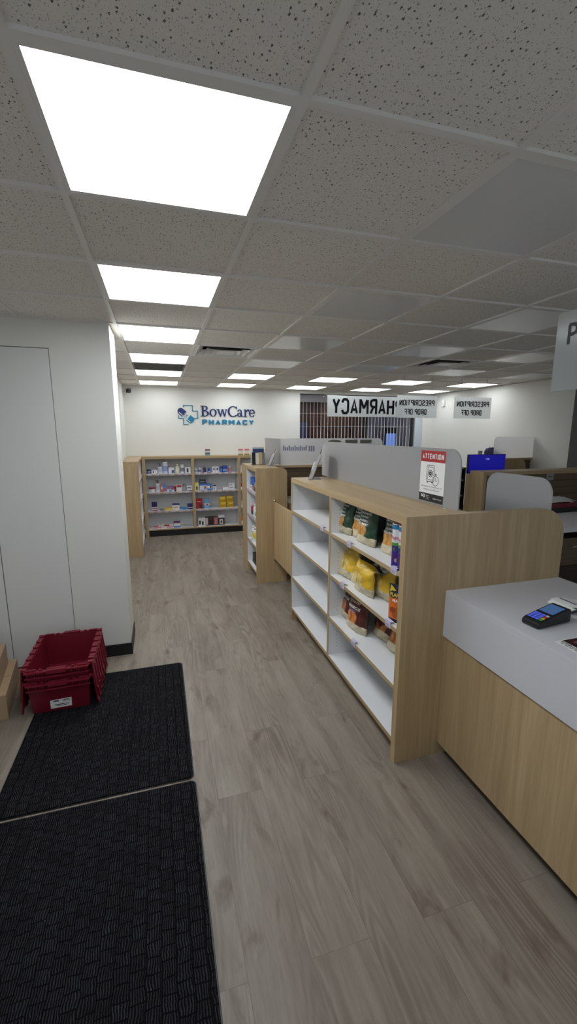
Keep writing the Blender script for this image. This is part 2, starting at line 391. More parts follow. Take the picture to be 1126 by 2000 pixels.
# exposed T grid: main tees along Y, cross tees along X
g = MB()
for i in range(-2, 11): g.box(i * TX - .0125, i * TX + .0125, YF, YB, H - .004, H + .008)
for j in range(-3, 12): g.box(-1.65, XR, j * TY - .0125, j * TY + .0125, H - .0045, H + .008)
struct(g.build('trim_1', teeM))
# wall block on the left with the flush doors
WY = 2.444
b = MB()
b.box(-.457, -.046, WY, WY + .02, 0, H); b.box(XL, -.457, WY, WY + .02, 2.424, H)
b.box(-.066, -.046, WY + .02, 2.87, 0, H); b.box(-.29, -.066, 2.85, 2.87, 0, H)
b.box(-.29, -.27, 2.87, YB + .02, 0, H)
struct(b.build('wall_left', wallM))
struct(MB().box(XL - .02, XL, YF, WY + .02, 0, H).build('wall_side', wallM))
struct(MB().box(XL, -.457, WY + .021, WY + .03, 0, 2.43).build('trim_2', black))
doorM = make_wall_mat('white_door_paint', (226, 227, 224), 0.5)
for n, (x0, x1) in enumerate(((-.906, -.461), (-1.36, -.912))):
    d = MB().box(x0, x1, WY - .002, WY + .018, .012, 2.419).build('door_%d' % (n + 1), doorM, bev=.001); struct(d)
    if n == 1:
        h = MB(); h.lathe([(.024, 0, 0), (.024, .008, 0), (.011, .012, 0), (.011, .035, 0), (.024, .045, 0), (.026, .055, 0), (.02, .065, 0)], 20)
        h.xf(Matrix.Translation((-.95, WY - .002, 1.03)) @ Matrix.Rotation(PI / 2, 4, 'X')); h.build('door_handle', steel, d)
struct(MB().box(-.457, -.036, WY - .011, WY, 0, .1).box(-.046, -.036, WY, 2.86, 0, .1).build('baseboard_left', blackV, bev=.002))
# back wall with the mall opening
OX0, OX1, OZ = 2.915, 5.66, 2.57
b = MB(); b.box(-.29, OX0, YB, YB + .12, 0, H + .02); b.box(OX1, XR, YB, YB + .12, 0, H + .02); b.box(OX0, OX1, YB, YB + .12, OZ, H + .02)
struct(b.build('wall_back', wallM))
struct(MB().box(5.87, 5.99, 3.6, YB, 0, H).build('wall_right', wallM))
struct(MB().box(5.82, 6.02, 2.0, 3.6, 0, H).build('wall_far_right', darkwallM))
struct(MB().box(XR, XR + .02, YF, 3.6, 0, H).build('wall_east', wallM))

# ------------------------------------------------------------------ ceiling lights, vents, hooks
def lightmat(name, col, s):
    return M(name, rgb(235, 236, 240), 0.5, emit=col, estr=s)
dayw = (0.93, 0.965, 1.0, 1)
def near_panel_mat():
    m, nt, b, o = nt_new('lit_panel_dimmed'); L = nt.links.new
    b.inputs['Base Color'].default_value = rgb(210, 212, 216); b.inputs['Emission Color'].default_value = (0.90, 0.945, 1.0, 1)
    # edge lit panel: brighter along its LED edges
    tc = N(nt, 'ShaderNodeTexCoord'); sep = N(nt, 'ShaderNodeSeparateXYZ'); L(tc.outputs['Generated'], sep.inputs[0])
    e = []
    for k in (0, 1):
        a = mathn(nt, 'ABSOLUTE', mathn(nt, 'SUBTRACT', sep.outputs[k], 0.5)); e.append(mathn(nt, 'POWER', mathn(nt, 'MULTIPLY', a, 2.0), 22.0))
    ed = mathn(nt, 'MAXIMUM', *e)
    L(mathn(nt, 'ADD', mathn(nt, 'MULTIPLY', ed, 0.4), NEAR_E), b.inputs['Emission Strength'])
    return m
NEAR_E = 9.5
LIT = {0: 'near', 2: 'mid', 4: 'third', 6: 'lit', 8: 'lit', 10: 'lit'}
E_LIT, E_MID, E_NEAR3 = 4.0, 7.5, 13.5
thirdM = lightmat('lit_panel_third', dayw, E_NEAR3); litM = lightmat('lit_panel', dayw, E_LIT); midM = lightmat('lit_panel_mid', dayw, E_MID); nearM = near_panel_mat()
offM = M('unlit_panel', rgb(226, 227, 225), 0.22)
ORD = ['nearest', 'second', 'third', 'fourth', 'fifth', 'farthest']
def ceiling_light(i, j, mat, label, group):
    cx, cy2 = (i + .5) * TX, (j + .5) * TY
    t = thing('ceiling_light', label, 'ceiling light', (cx, cy2, H), 0, group)
    w, d = TX / 2 - .0127, TY / 2 - .0127; k = .013
    f = MB()
    f.box(-w, w, -d, -d + k, -.004, .003); f.box(-w, w, d - k, d, -.004, .003); f.box(-w, -w + k, -d + k, d - k, -.004, .003); f.box(w - k, w, -d + k, d - k, -.004, .003)
    f.build('frame', teeM, t)
    MB().box(-w + k, w - k, -d + k, d - k, -.0015, .003).build('diffuser', mat, t)
    return t
for n, j in enumerate((0, 2, 4, 6, 8, 10)):
    ceiling_light(0, j, {'near': nearM, 'mid': midM, 'third': thirdM, 'lit': litM}[LIT[j]],
                  '%s lit square panel in the left row of ceiling lights running to the logo wall' % ORD[n], 'lit ceiling panels, left row')
names = {2: 'above the slatted mall gate, left of the hanging signs', 4: 'near the big hanging sign with mirrored lettering', 6: 'above the mirrored drop off signs', 8: 'closest to the right wall'}
ceiling_light(0, -2, lightmat('added_panel_rear', dayw, 3.5), 'unseen lit ceiling panel added behind the camera, extending the left row', 'lit ceiling panels, left row')  # unseen panel added to brighten the counter
for i in (2, 4, 6, 8):
    for j in (8, 10):
        ceiling_light(i, j, litM, 'lit ceiling panel %s, %s of two' % (names[i], 'nearer' if j == 8 else 'farther'), 'lit ceiling panels at the back')
rowname = {0: 'large near', 2: 'second', 4: 'third', 6: 'far'}
colname = {2: 'one column right of the lit row', 4: 'in the middle of the right ceiling', 6: 'towards the right wall', 8: 'hard by the right wall'}
for i in (2, 4, 6, 8):
    for j in (0, 2, 4, 6):
        if i == 8 and j < 4: continue
        ceiling_light(i, j, offM, 'switched-off smooth ceiling panel %s, %s from the camera' % (colname[i], rowname[j]), 'unlit ceiling panels')
# dark return-air tile between two lit panels
t = thing('return_air_grille', 'dark grey ceiling grille between two lit panels of the left row', 'air vent', (.5 * TX, 7.5 * TY, H))
w = TX / 2 - .013; d = TY / 2 - .013
f = MB(); f.box(-w, w, -d, -d + .02, -.003, .004); f.box(-w, w, d - .02, d, -.003, .004); f.box(-w, -w + .02, -d + .02, d - .02, -.003, .004); f.box(w - .02, w, -d + .02, d - .02, -.003, .004)
f.build('frame', C(96, 94, 92), t)
f = MB()
for k in range(22):
    y = -d + .03 + k * (2 * d - .06) / 21; f.box(-w + .02, w - .02, y - .004, y + .004, -.002, .004)
f.build('louvre', C(88, 86, 84), t); MB().box(-w + .02, w - .02, -d + .02, d - .02, .0045, .0055).build('backing', C(40, 39, 38), t)

def diffuser(i, j, label):
    cx, cy2 = (i + .5) * TX, (j + .5) * TY
    t = thing('air_diffuser', label, 'air vent', (cx, cy2, H), 0, 'square ceiling air diffusers')
    w, d = TX / 2 - .0127, TY / 2 - .0127
    def ring(name, a, za, b2, zb, th=.002):
        m = MB(); k = d / w
        o1 = [(-a, -a * k, za), (a, -a * k, za), (a, a * k, za), (-a, a * k, za)]; i1 = [(-b2, -b2 * k, zb), (b2, -b2 * k, zb), (b2, b2 * k, zb), (-b2, b2 * k, zb)]
        for q in range(4):
            p = [o1[q], o1[(q + 1) % 4], i1[(q + 1) % 4], i1[q]]
            m.quad(p, 0); m.quad([(x, y, z + th) for x, y, z in p][::-1], 1)  # upper blade faces coloured dark to stand in for the shade inside
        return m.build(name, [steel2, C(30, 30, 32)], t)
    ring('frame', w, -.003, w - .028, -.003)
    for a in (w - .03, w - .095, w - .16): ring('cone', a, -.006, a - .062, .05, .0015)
    MB().box(-.085, .085, -.08, .08, -.008, -.005).build('centre_plate', steel2, t)
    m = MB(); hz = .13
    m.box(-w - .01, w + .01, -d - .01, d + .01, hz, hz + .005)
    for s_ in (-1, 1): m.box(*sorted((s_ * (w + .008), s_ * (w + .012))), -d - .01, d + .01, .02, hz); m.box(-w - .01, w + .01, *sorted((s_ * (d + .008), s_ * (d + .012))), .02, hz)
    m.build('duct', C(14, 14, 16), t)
steel2 = M('painted_vent_metal', rgb(236, 235, 232), 0.4, 0.0)
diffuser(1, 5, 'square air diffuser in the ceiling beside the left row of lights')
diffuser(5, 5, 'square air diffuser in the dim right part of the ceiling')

# ------------------------------------------------------------------ gondola shelving
TOPZ = 1.417
SH = (1.11, .79, .455)
def gondola(name, label, loc, rotz, L, D, walls, ends, kickmat, group=None, tags=(), boardmat=None, kick_in=.07, wide=None):
    """local frame: x along the unit, y=0 the open front, y=D the back. walls: (x0,x1) of dividers between end panels"""
    t = thing(name, label, 'shelving unit', loc, rotz, group)
    top = oakX
    e0, e1 = ends['l'], ends['r']
    MB().box(0, L - (e1 if wide else 0), 0, D, TOPZ - .044, TOPZ).build('top_board', oakY if abs(rotz) > 1 and 0 else top, t, bev=.0012)
    MB().box(e0, L - e1, D - .012, D, .12, TOPZ - .044).build('back_panel', whiteLam, t)
    MB().box(.02, L - .02, kick_in, kick_in + .018, 0, .11).build('toe_kick', kickmat, t)
    xs = [(0, e0)] + list(walls) + [(L - e1, L)]
    # uprights: oak front edge, white faces with rows of shelf-pin holes
    for k, (x0, x1) in enumerate(xs):
        m = MB()
        if k in (0, len(xs) - 1):
            if wide and k: m.prism(rrect(0, wide[0], 0, TOPZ, wide[1], 'r', 10), YZ, x0, x1)
            else: m.box(x0, x1, 0, D, 0, TOPZ - .044, 0)
            sides = [(x1 + .0006, 1)] if k == 0 else [(x0 - .0006, -1)]
            m.box(*((x1, x1 + .0005) if k == 0 else (x0 - .0005, x0)), .003, D - .013, .13, TOPZ - .044, 1)
        else:
            m.box(x0, x1, 0, .003, .11, TOPZ - .044, 0); m.box(x0, x1, .003, D - .013, .11, TOPZ - .044, 1)
            sides = [(x0 - .0006, -1), (x1 + .0006, 1)]
        for xx, sg in sides:
            for yy in (.07, D - .09):
                for q in range(38):
                    z = .2 + q * .03
                    if any(0 < z - s < .02 or -.05 < z - s < 0 for s in SH): continue
                    m.quad([(xx, yy + .0028 * math.cos(a), z + .0028 * math.sin(a)) for a in (0, PI / 3, 2 * PI / 3, PI, 4 * PI / 3, 5 * PI / 3)], 2)
        m.build('end_panel' if k in (0, len(xs) - 1) else 'divider', [oakZ, whiteLam, C(60, 60, 60)], t)
    for k in range(len(xs) - 1):
        a, c = xs[k][1] + .001, xs[k + 1][0] - .001
        for n, z in enumerate(SH + (.135,)):
            m = MB().box(a, c, .0035, D - .013, z - .022, z, 0); m.box(a, c, 0, .0033, z - .022, z, 1)
            s = m.build('shelf' if n < 3 else 'base_shelf', [whiteLam, boardmat or oakX], t)
            for (bay, row, px) in tags:
                if bay == k and row == n:
                    MB().box(-.028, .028, -.0016, -.0002, -.019, .019).box(-.028, .028, -.0016, .02, .0195, .0205).box(-.02, .012, -.0022, -.0016, -.006, -.002, 1).box(-.02, .02, -.0022, -.0016, -.013, -.011, 1).build('price_tag', [tagM, C(120, 110, 150)], s, loc=(px, 0, z - .006))
    return t
R90 = -PI / 2
# near unit, front faces -X, local x runs towards the camera
G1 = (1.437, 2.711, 0)
g1 = gondola('shelving_unit', 'long oak gondola with snack shelves, its near end beside the white counter', G1, R90, 1.984, .40,
             [(.955, .985)], {'l': .03, 'r': .045}, oakX, wide=(1.041, .17),
             tags=[(0, 0, .81), (1, 0, 1.31), (1, 0, 1.885), (1, 1, 1.22), (1, 1, 1.85), (1, 2, 1.42)])
# middle unit
G2 = (1.337, 4.69, 0)
g2 = gondola('shelving_unit', 'short oak gondola behind the half-height gate, brochures on top', G2, R90, .89, .30, [], {'l': .32, 'r': .035}, oakX, wide=(.385, .07),
             tags=[(0, r, x) for r in (0, 1) for x in (.4, .5, .6, .7, .8)] + [(0, 2, .5)])
# back wall run
gb = gondola('shelving_unit', 'oak wall shelving full of small products under the pharmacy logo', (-.03, 6.65, 0), 0, 2.75, .298,
             [(.832, .88), (1.66, 1.708)], {'l': .056, 'r': .04}, blackV, kick_in=.012,
             tags=[(b_, r, x) for b_, x0 in ((0, .12), (1, .95)) for r in (0, 1, 2) for x in (x0, x0 + .12, x0 + .25, x0 + .37, x0 + .5, x0 + .62)])
gl = gondola('shelving_unit', 'oak shelving unit end-on at the left, in the corner by the white wall', (-.031, 5.41, 0), PI / 2, 1.535, .218, [(.75, .78)], {'l': .03, 'r': .03}, oakX,
             tags=[(b_, r, x) for b_, x0 in ((0, .15), (1, .9)) for r in (0, 1, 2, 3) for x in (x0, x0 + .2, x0 + .4)])

# half-height gate between the two units
t = thing('swing_gate', 'half-height oak gate hung between the two gondolas', 'gate', (1.55, 3.79, .30))
MB().box(0, .02, -1.07, -.01, .012, .715).build('leaf', oakZ, t, bev=.0015)
for z in (.0, .725): MB().lathe([(.012, -.012, 0), (.012, .012, 0)], 12, .01, -.004).box(0, .02, -.03, -.004, -.004, .004).build('hinge', chrome, t, loc=(0, 0, z))

# white service counter
t = thing('service_counter', 'white-topped service counter with oak front at the right edge', 'counter', (1.70, .725, 0))
MB().box(1.70, 2.478, -2.3, .7265, .975, 1.0).box(1.70, 1.722, -2.3, .7265, .738, .975).build('countertop', counterWhite, t, world=True, bev=.0015)
MB().box(1.712, 1.732, -2.3, .726, .08, .7375).build('front_panel', oakZ, t, world=True)
MB().box(1.80, 1.815, -2.3, .726, 0, .08).build('toe_kick', blackV, t, world=True)
MB().box(2.45, 2.47, -2.3, .726, 0, .975).build('back_panel', oakZ, t, world=True)

# ------------------------------------------------------------------ frosted partitions
def partition(label, outline, fn, t0, t1, loc, clips, mat=None):
    t = thing('frosted_screen', label, 'partition', loc, 0, 'frosted acrylic screens')
    MB().prism(outline, fn, t0, t1).build('panel', mat or frost, t, world=True, bev=.001)
    for c in clips: MB().box(*c).build('clip', chrome, t, world=True)
    return t
PX = 1.795
partition('long frosted screen along the top of the near gondola, safe notice stuck on it', rrect(.80, 2.84, TOPZ + .002, 1.748, .085, 'lr'), YZ, PX, PX + .008, (PX, 1.8, TOPZ),
          [(PX - .012, PX + .02, y - .02, y + .02, TOPZ - .001, TOPZ + .002) for y in (.9, 1.8, 2.5)])
partition('frosted screen on the middle cross counter, three grey rectangles along its top', rrect(1.765, 3.235, 1.412, 1.756, .07, 'r'), XZ, 4.25, 4.258, (2.4, 4.25, 1.41), [], frostB)
partition('narrow clear-edged screen side piece on top of the short gondola', rrect(4.26, 5.08, TOPZ + .002, 1.752, .05, ''), YZ, 1.757, 1.763, (1.76, 4.6, TOPZ), [], frostB)
partition('small frosted divider with two round corners behind the oak end panel', rrect(.80, 1.325, 1.002, 1.574, .095, 'lr'), YZ, 2.44, 2.448, (2.44, 1.1, 1.0), [])
partition('frosted screen against the right wall above the far counter', rrect(5.12, 5.865, 1.452, 1.772, .06, 'l'), XZ, 4.25, 4.258, (5.5, 4.25, 1.45), [], frostB)
# small grey rectangles and a row of pale blue bars on the middle screen
for n, (x0, x1, d) in enumerate(((2.42, 2.61, 'leftmost, with a curved top edge'), (2.67, 2.85, 'in the middle'), (2.89, 3.06, 'rightmost'))):
    poly = rrect(x0, x1, 1.688, 1.737, .02, '') if n else [(x0, 1.705), (x1, 1.705), (x1, 1.722), (x1 - .06, 1.735), (x0 + .06, 1.735), (x0, 1.722)]
    o = MB().prism(poly, XZ, 4.2455, 4.2485).build('grey_rect', C(122, 121, 112, .7), loc=((x0 + x1) / 2, 4.247, 1.69), world=True)
    tag(o, 'grey rectangle on the middle frosted screen top, %s' % d, 'card', 'grey rectangles on the screen')
m = MB()
for k in range(13):
    x = 1.80 + k * .0255; m.box(x, x + .018, 0, .001, .0, .045 + .02 * (k % 3 == 0))
for k in range(3): m.box(2.15 + k * .03, 2.17 + k * .03, 0, .001, -.012, .06)
o = m.build('blue_bars', M('pale_blue_bars', rgb(150, 152, 178), 0.6), loc=(0, 4.2485, 1.60)); 
tag(o, 'row of pale bluish bars on the middle frosted screen', 'label')

# ------------------------------------------------------------------ workstations behind
# desk behind the near gondola
t = thing('staff_desk', 'white staff desk hidden behind the near gondola', 'desk', (2.2, 1.7, 0))
MB().box(1.84, 2.465, .775, 2.7, .972, 1.0).build('desktop', whiteLam, t, world=True)
MB().box(2.43, 2.45, .78, 2.69, 0, .972).build('modesty_panel', oakZ, t, world=True)
MB().box(1.86, 2.43, 2.66, 2.68, 0, .972).build('side_panel', oakZ, t, world=True)
o = MB().hexa([(-.06, -.09, 0), (.06, -.09, 0), (.06, .09, 0), (-.06, .09, 0)], [(-.06, -.09, .29), (.06, -.09, .29), (.06, .09, .31), (-.06, .09, .31)]).build('file_box', paper, loc=(2.37, 1.0, 1.0))
tag(o, 'white paper box on the desk, its corner showing under the rounded divider', 'box')
# long workstation island, dark slat back
t = thing('workstation_counter', 'high oak and brown workstation island behind the rounded divider', 'counter', (4.6, 2.8, 0))
MB().box(3.60, 5.815, 2.685, 2.90, TOPZ - .04, TOPZ).build('ledge_top', oakX, t, world=True)
MB().box(3.60, 3.64, 2.685, 2.965, 0, TOPZ - .04).build('end_panel', oakZ, t, world=True)
m = MB()
for k in range(5): m.box(3.645, 5.815, 2.70, 2.72, .98 + k * .08, 1.056 + k * .08)
m.box(3.645, 5.815, 2.716, 2.74, 0, 1.375); m.build('slat_panel', walnutX, t, world=True)
MB().box(3.66, 5.815, 1.74, 2.70, .955, .999).build('desktop', whiteLam, t, world=True)
MB().box(3.70, 5.815, 2.90, 3.5, .955, .985).build('rear_desktop', whiteLam, t, world=True)
for k in range(4):
    x0 = 3.70 + k * .52
    m = MB().box(x0, x0 + .505, 1.80, 1.82, .62, .88).build('drawer', walnutX, t, world=True)
    MB().box(-.08, .08, -.02, -.004, -.006, .006).build('handle', steel, m, loc=(x0 + .25 - 4.6, 1.80 - 2.8, .80))
MB().box(3.70, 5.80, 1.83, 2.68, .10, .60).build('cupboard', C(58, 48, 38), t, world=True)
m = MB().box(4.475, 4.575, 2.689, 2.699, 1.30, 1.385).box(4.50, 4.515, 2.6875, 2.689, 1.335, 1.35, 1).box(4.535, 4.55, 2.6875, 2.689, 1.335, 1.35, 1)
m.build('outlet_plate', [C(150, 150, 146), C(50, 50, 50)], t, world=True)
# trays with papers
t = thing('paper_tray', 'dark red letter tray with loose papers on the right-hand desk', 'tray', (4.40, 2.46, 1.0))
def tray(m, w, d, z0, z1, th=.006):
    m.box(-w, w, -d, d, z0, z0 + th); m.box(-w, w, -d, -d + th, z0 + th, z1); m.box(-w, w, d - th, d, z0 + th, z1); m.box(-w, -w + th, -d + th, d - th, z0 + th, z1); m.box(w - th, w, -d + th, d - th, z0 + th, z1); return m
tray(MB(), .205, .13, 0, .05).build('lower_tray', black, t); tray(MB(), .205, .13, .052, .10).build('upper_tray', C(112, 22, 42), t)
for k, (x, z, a, r) in enumerate(((-.05, .104, .12, .2), (.02, .116, .30, -.1), (.17, .106, .25, .5))):
    m = MB().box(-.10, .10, -.07, .07, 0, .001); m.xf(Matrix.Translation((x, .02, z)) @ Matrix.Rotation(r, 4, 'Z') @ Matrix.Rotation(a, 4, 'X')); m.build('paper', paper, t)
# open shelf with dark equipment, rounded cheek
t = thing('equipment_shelf', 'dark open equipment shelf behind the safe notice screen', 'shelf', (3.35, 3.2, 0))
MB().prism(rrect(3.02, 3.655, 0, 1.515, .10, 'r'), XZ, 3.425, 3.445).build('back_board', oakZ, t, world=True)
MB().box(3.02, 3.04, 3.02, 3.424, 0, 1.44).build('cheek', oakZ, t, world=True); MB().box(3.041, 3.64, 3.41, 3.424, 0, 1.44).build('lining', black, t, world=True); MB().box(3.625, 3.64, 3.02, 3.409, 0, 1.44).build('lining', black, t, world=True)
for z in (.95, 1.12, 1.30, 1.44): MB().box(3.041, 3.624, 3.03, 3.408, z - .018, z).build('shelf', C(140, 140, 140), t, world=True)
for k, z in enumerate((.95, 1.12, 1.30)):
    m = MB().box(-.10, .10, -.12, .12, 0, .13 - .03 * (k == 2)); m.lathe([(.03, -.121, 1), (.02, -.1212, 1)], 16) if 0 else None
    o = m.build('router_box', C(22, 22, 26), loc=(3.50, 3.2, z), bev=.004)
    tag(o, 'black equipment box on the %s of the dark open shelf' % ('low level', 'middle level', 'top level')[k], 'electronic device', 'black boxes on the equipment shelf')
o = MB().box(-.05, .05, 0, .002, 0, .075).xf(Matrix.Rotation(-.15, 4, 'X')).build('white_card', paper, loc=(3.54, 3.05, 1.44)); tag(o, 'small white card standing on the dark equipment shelf', 'card')
# monitor
t = thing('computer_monitor', 'blue-lit computer monitor behind the workstation ledge', 'monitor', (4.075, 3.2, .985))
MB().box(-.27, .27, -.012, .02, .365, .592).build('casing', black, t, bev=.003)
scrM = M('blue_screen', rgb(8, 8, 120), 0.3, emit=(0.008, 0.008, 0.30, 1), estr=0.42)
MB().box(-.264, .264, -.0135, -.0121, .371, .586).build('screen', scrM, t)
MB().mesh(fit(text_mesh('7:38', .03, .0006), cx=0, z0=0), FACE_MY((0, -.0142, .525))).build('screen_text', M('screen_text', rgb(150, 160, 230), .4, emit=(.3, .35, .8, 1), estr=.5), t)
MB().box(-.03, .03, .02, .045, .01, .45).box(-.11, .11, -.06, .1, 0, .012).build('stand', black, t, bev=.003)
# middle cross counter with slat panel
t = thing('cross_counter', 'brown slat-fronted counter between the two gondolas, frosted screen above it', 'counter', (2.5, 4.3, 0))
m = MB()
for k in range(8): m.box(1.74, 3.30, 4.285, 4.305, .78 + k * .078, .853 + k * .078)
m.box(1.74, 3.30, 4.30, 4.33, .02, 1.404); m.build('slat_panel', walnutX, t, world=True)
MB().box(1.74, 3.30, 4.24, 4.50, 1.38, 1.41).build('ledge_top', oakX, t, world=True)
MB().box(1.76, 3.30, 3.88, 4.284, .972, 1.0).build('desktop', whiteLam, t, world=True)
MB().box(1.78, 1.80, 3.90, 4.284, .0, .972).build('side_panel', oakZ, t, world=True); MB().box(3.26, 3.28, 3.90, 4.284, .0, .972).build('side_panel', oakZ, t, world=True)
# far counter by the right wall
t = thing('corner_counter', 'brown slat counter with rounded oak end panel in the far right corner', 'counter', (5.4, 4.3, 0))
m = MB()
for k in range(6): m.box(4.95, 5.868, 4.285, 4.305, .955 + k * .082, 1.033 + k * .082)
m.box(4.95, 5.868, 4.30, 4.33, .02, 1.42); m.build('slat_panel', walnutX, t, world=True)
MB().box(4.95, 5.868, 4.24, 4.55, 1.42, 1.45).build('ledge_top', oakX, t, world=True)
MB().prism(rrect(4.93, 5.56, 0, 1.452, .13, 'r'), XZ, 4.06, 4.085).build('end_panel', oakZ, t, world=True)
MB().box(4.95, 5.54, 4.085, 4.284, .972, 1.0).build('desktop', whiteLam, t, world=True)
# purple tuft and small glass on that ledge
m = MB()
bm0 = bmesh.new(); bmesh.ops.create_icosphere(bm0, subdivisions=3, radius=1)
for v in bm0.verts:
    k = 1 + .12 * math.sin(11 * v.co.x + 3) * math.sin(9 * v.co.y) + random.uniform(-.05, .05); v.co = Vector((v.co.x * .125 * k, v.co.y * .06 * k, (v.co.z * .08 * k) + .08))
    v.co.z = max(v.co.z, 0)
me0 = bpy.data.meshes.new('tmp'); bm0.to_mesh(me0); bm0.free()
o = m.mesh(me0, Matrix()).build('purple_bundle', C(92, 84, 128, .8), loc=(5.17, 4.36, 1.45)); tag(o, 'soft purple bundle half behind the far right frosted screen', 'ornament')
o = MB().lathe([(.026, 0, 0), (.03, .01, 0), (.032, .11, 0), (.028, .11, 0), (.026, .012, 0)], 16).build('drinking_glass', clearac, loc=(4.985, 4.38, 1.45)); tag(o, 'tiny clear glass beside the purple bundle, above the blue monitor', 'glass')

# ------------------------------------------------------------------ hanging signs
signInk = M('sign_vinyl_black', rgb(34, 40, 46), 0.5)
def hang_hook(x, y, label):
    t = thing('ceiling_hook', label, 'hook', (x, y, H - .004), 0, 'ceiling sign hooks')
    MB().box(-.012, .012, -.012, .012, -.004, 0).build('clip', teeM, t)
    MB().tube([(0, 0, -.004), (0, 0, -.02)] + [(0, .012 * math.sin(a), -.032 + .012 * math.cos(a)) for a in [PI * k / 6 for k in range(0, 10)]], .0022).build('hook', C(96, 94, 92), t)
def hanging(name, label, x0, x1, y, z0, z1, lines, fn, vertical=False):
    cx = (x0 + x1) / 2
    loc = (cx, y, z0) if not vertical else (y, cx, z0)
    t = thing(name, label, 'sign', loc, 0, 'hanging frosted signs')
    MB().prism(rrect(x0, x1, z0, z1, .01, ''), YZ if vertical else XZ, y - .003, y + .003).build('panel', signglass, t, world=True)
    for s, w, h, off, zz in lines:
        me = fit(stroke_mesh(s, .19, .29, .0037), w, h, off, 0)
        MB().mesh(me, fn((cx, y, zz) if not vertical else (y, cx, zz))).build('lettering', signInk, t, world=True)
    for q in (x0 + .1, x1 - .1):
        p = (q, y) if not vertical else (y, q)
        MB().tube([(*p, z1), (*p, H - .045)], .0007, 5).build('wire', steel, t, world=True)
    return t
hanging('hanging_sign', 'large hanging sign with big mirrored lettering in front of the slatted gate', 2.66, 3.99, 4.9, 2.065, 2.368, [('PHARMACY', 1.17, .235, .0, 2.098)], FACE_PY)
for x0, x1, d in ((3.495, 4.15, 'left of the pair, overlapping the larger sign'), (4.45, 5.10, 'right of the pair, in front of the right wall')):
    hanging('hanging_sign', 'small mirrored two-line hanging sign, %s' % d, x0, x1, 4.37, 2.04, 2.35, [('PRESCRIPTION', .57, .08, 0, 2.21), ('DROP OFF', .36, .08, .02, 2.085)], FACE_PY)
    for q, dd in ((x0 + .1, 'left'), (x1 - .1, 'right')): hang_hook(q, 4.37, 'small ceiling hook, %s one over the %s small mirrored sign' % (dd, 'left' if x0 < 4 else 'right'))
hanging('hanging_sign', 'frosted hanging sign cut by the right frame edge above the counter', -.26, .42, 1.935, 2.015, 2.338, [('PRESCRIPTION', .57, .088, 0, 2.20), ('PICK UP', .32, .085, 0, 2.07)], FACE_MX, True)
for q, dd in ((.32, 'in view at the right frame edge'), (-.16, 'nearer')): hang_hook(1.935, q, 'ceiling hook over the counter sign, %s' % dd)

# ------------------------------------------------------------------ logo on the back wall
navy = M('logo_navy', rgb(24, 44, 104), 0.4); teal = M('logo_teal', rgb(28, 128, 170), 0.4); tealdk = M('logo_cross_teal', rgb(62, 134, 158), 0.4)
t = thing('wall_logo', 'navy and teal pharmacy logo lettering with pill and cross on the back wall', 'sign', (1.3, YB, 1.96))
LX = lambda u, v, q: (u, YB - q, v)
# cross outline (broken where the pill halves sit)
m = MB(); T_ = .013
for kq, (x0, x1, z0, z1) in enumerate(((.715, .885, 2.297, 2.31), (.872, .885, 2.20, 2.31), (.885, .972, 2.20, 2.213), (.959, .972, 2.072, 2.213), (.895, .972, 2.072, 2.085),
                       (.624, .637, 2.072, 2.135), (.624, .72, 2.072, 2.085), (.707, .72, 1.964, 2.085), (.707, .80, 1.964, 1.977), (.715, .728, 2.27, 2.31))):
    m.prism([(x0, z0), (x1, z0), (x1, z1), (x0, z1)], LX, 0, .012 + .0003 * (kq % 4))
m.build('cross_outline', tealdk, t, world=True)
def pill(cx, cz, ang, L, r, name, mat):
    p = [(-r, 0), (-r, L)] + [(r * math.cos(a), L + r * math.sin(a)) for a in [PI - PI * k / 12 for k in range(1, 12)]] + [(r, L), (r, 0)]
    ca, sa = math.cos(ang), math.sin(ang)
    q = [(cx + u * ca - v * sa, cz + u * sa + v * ca) for u, v in p]
    MB().prism(q, LX, 0, .016).build(name, mat, t, world=True)
pill(.733, 2.151, math.radians(50), .075, .058, 'pill_half', navy)
pill(.803, 2.088, math.radians(-130), .05, .06, 'pill_half', teal)
m = MB()
ca, sa = math.cos(math.radians(50)), math.sin(math.radians(50))
for (u, v, r0, r1) in ((-.036, .0, .005, .09),):
    q = [(.733 + a * ca - b_ * sa, 2.151 + a * sa + b_ * ca) for a, b_ in ((u - r0, .0), (u + r0, .0), (u + r0, r1), (u - r0, r1))]
    m.prism(q, LX, .016, .0175)
    q = [(.803 + a * -.6428 - b_ * -.766, 2.088 + a * -.766 + b_ * -.6428) for a, b_ in ((.034, .0), (.043, .0), (.043, .07), (.034, .07))]
    m.prism(q, LX, .016, .0175)
m.build('pill_highlight', white, t, world=True)
m = MB()
for x, z, r in ((.762, 2.118, .006), (.775, 2.138, .007), (.738, 2.098, .006), (.79, 2.125, .005), (.752, 2.075, .005), (.775, 2.098, .005)):
    m.prism([(x - r, z - r), (x + r, z - r), (x + r, z + r), (x - r, z + r)], LX, 0, .012)
m.build('pill_grain', tealdk, t, world=True)
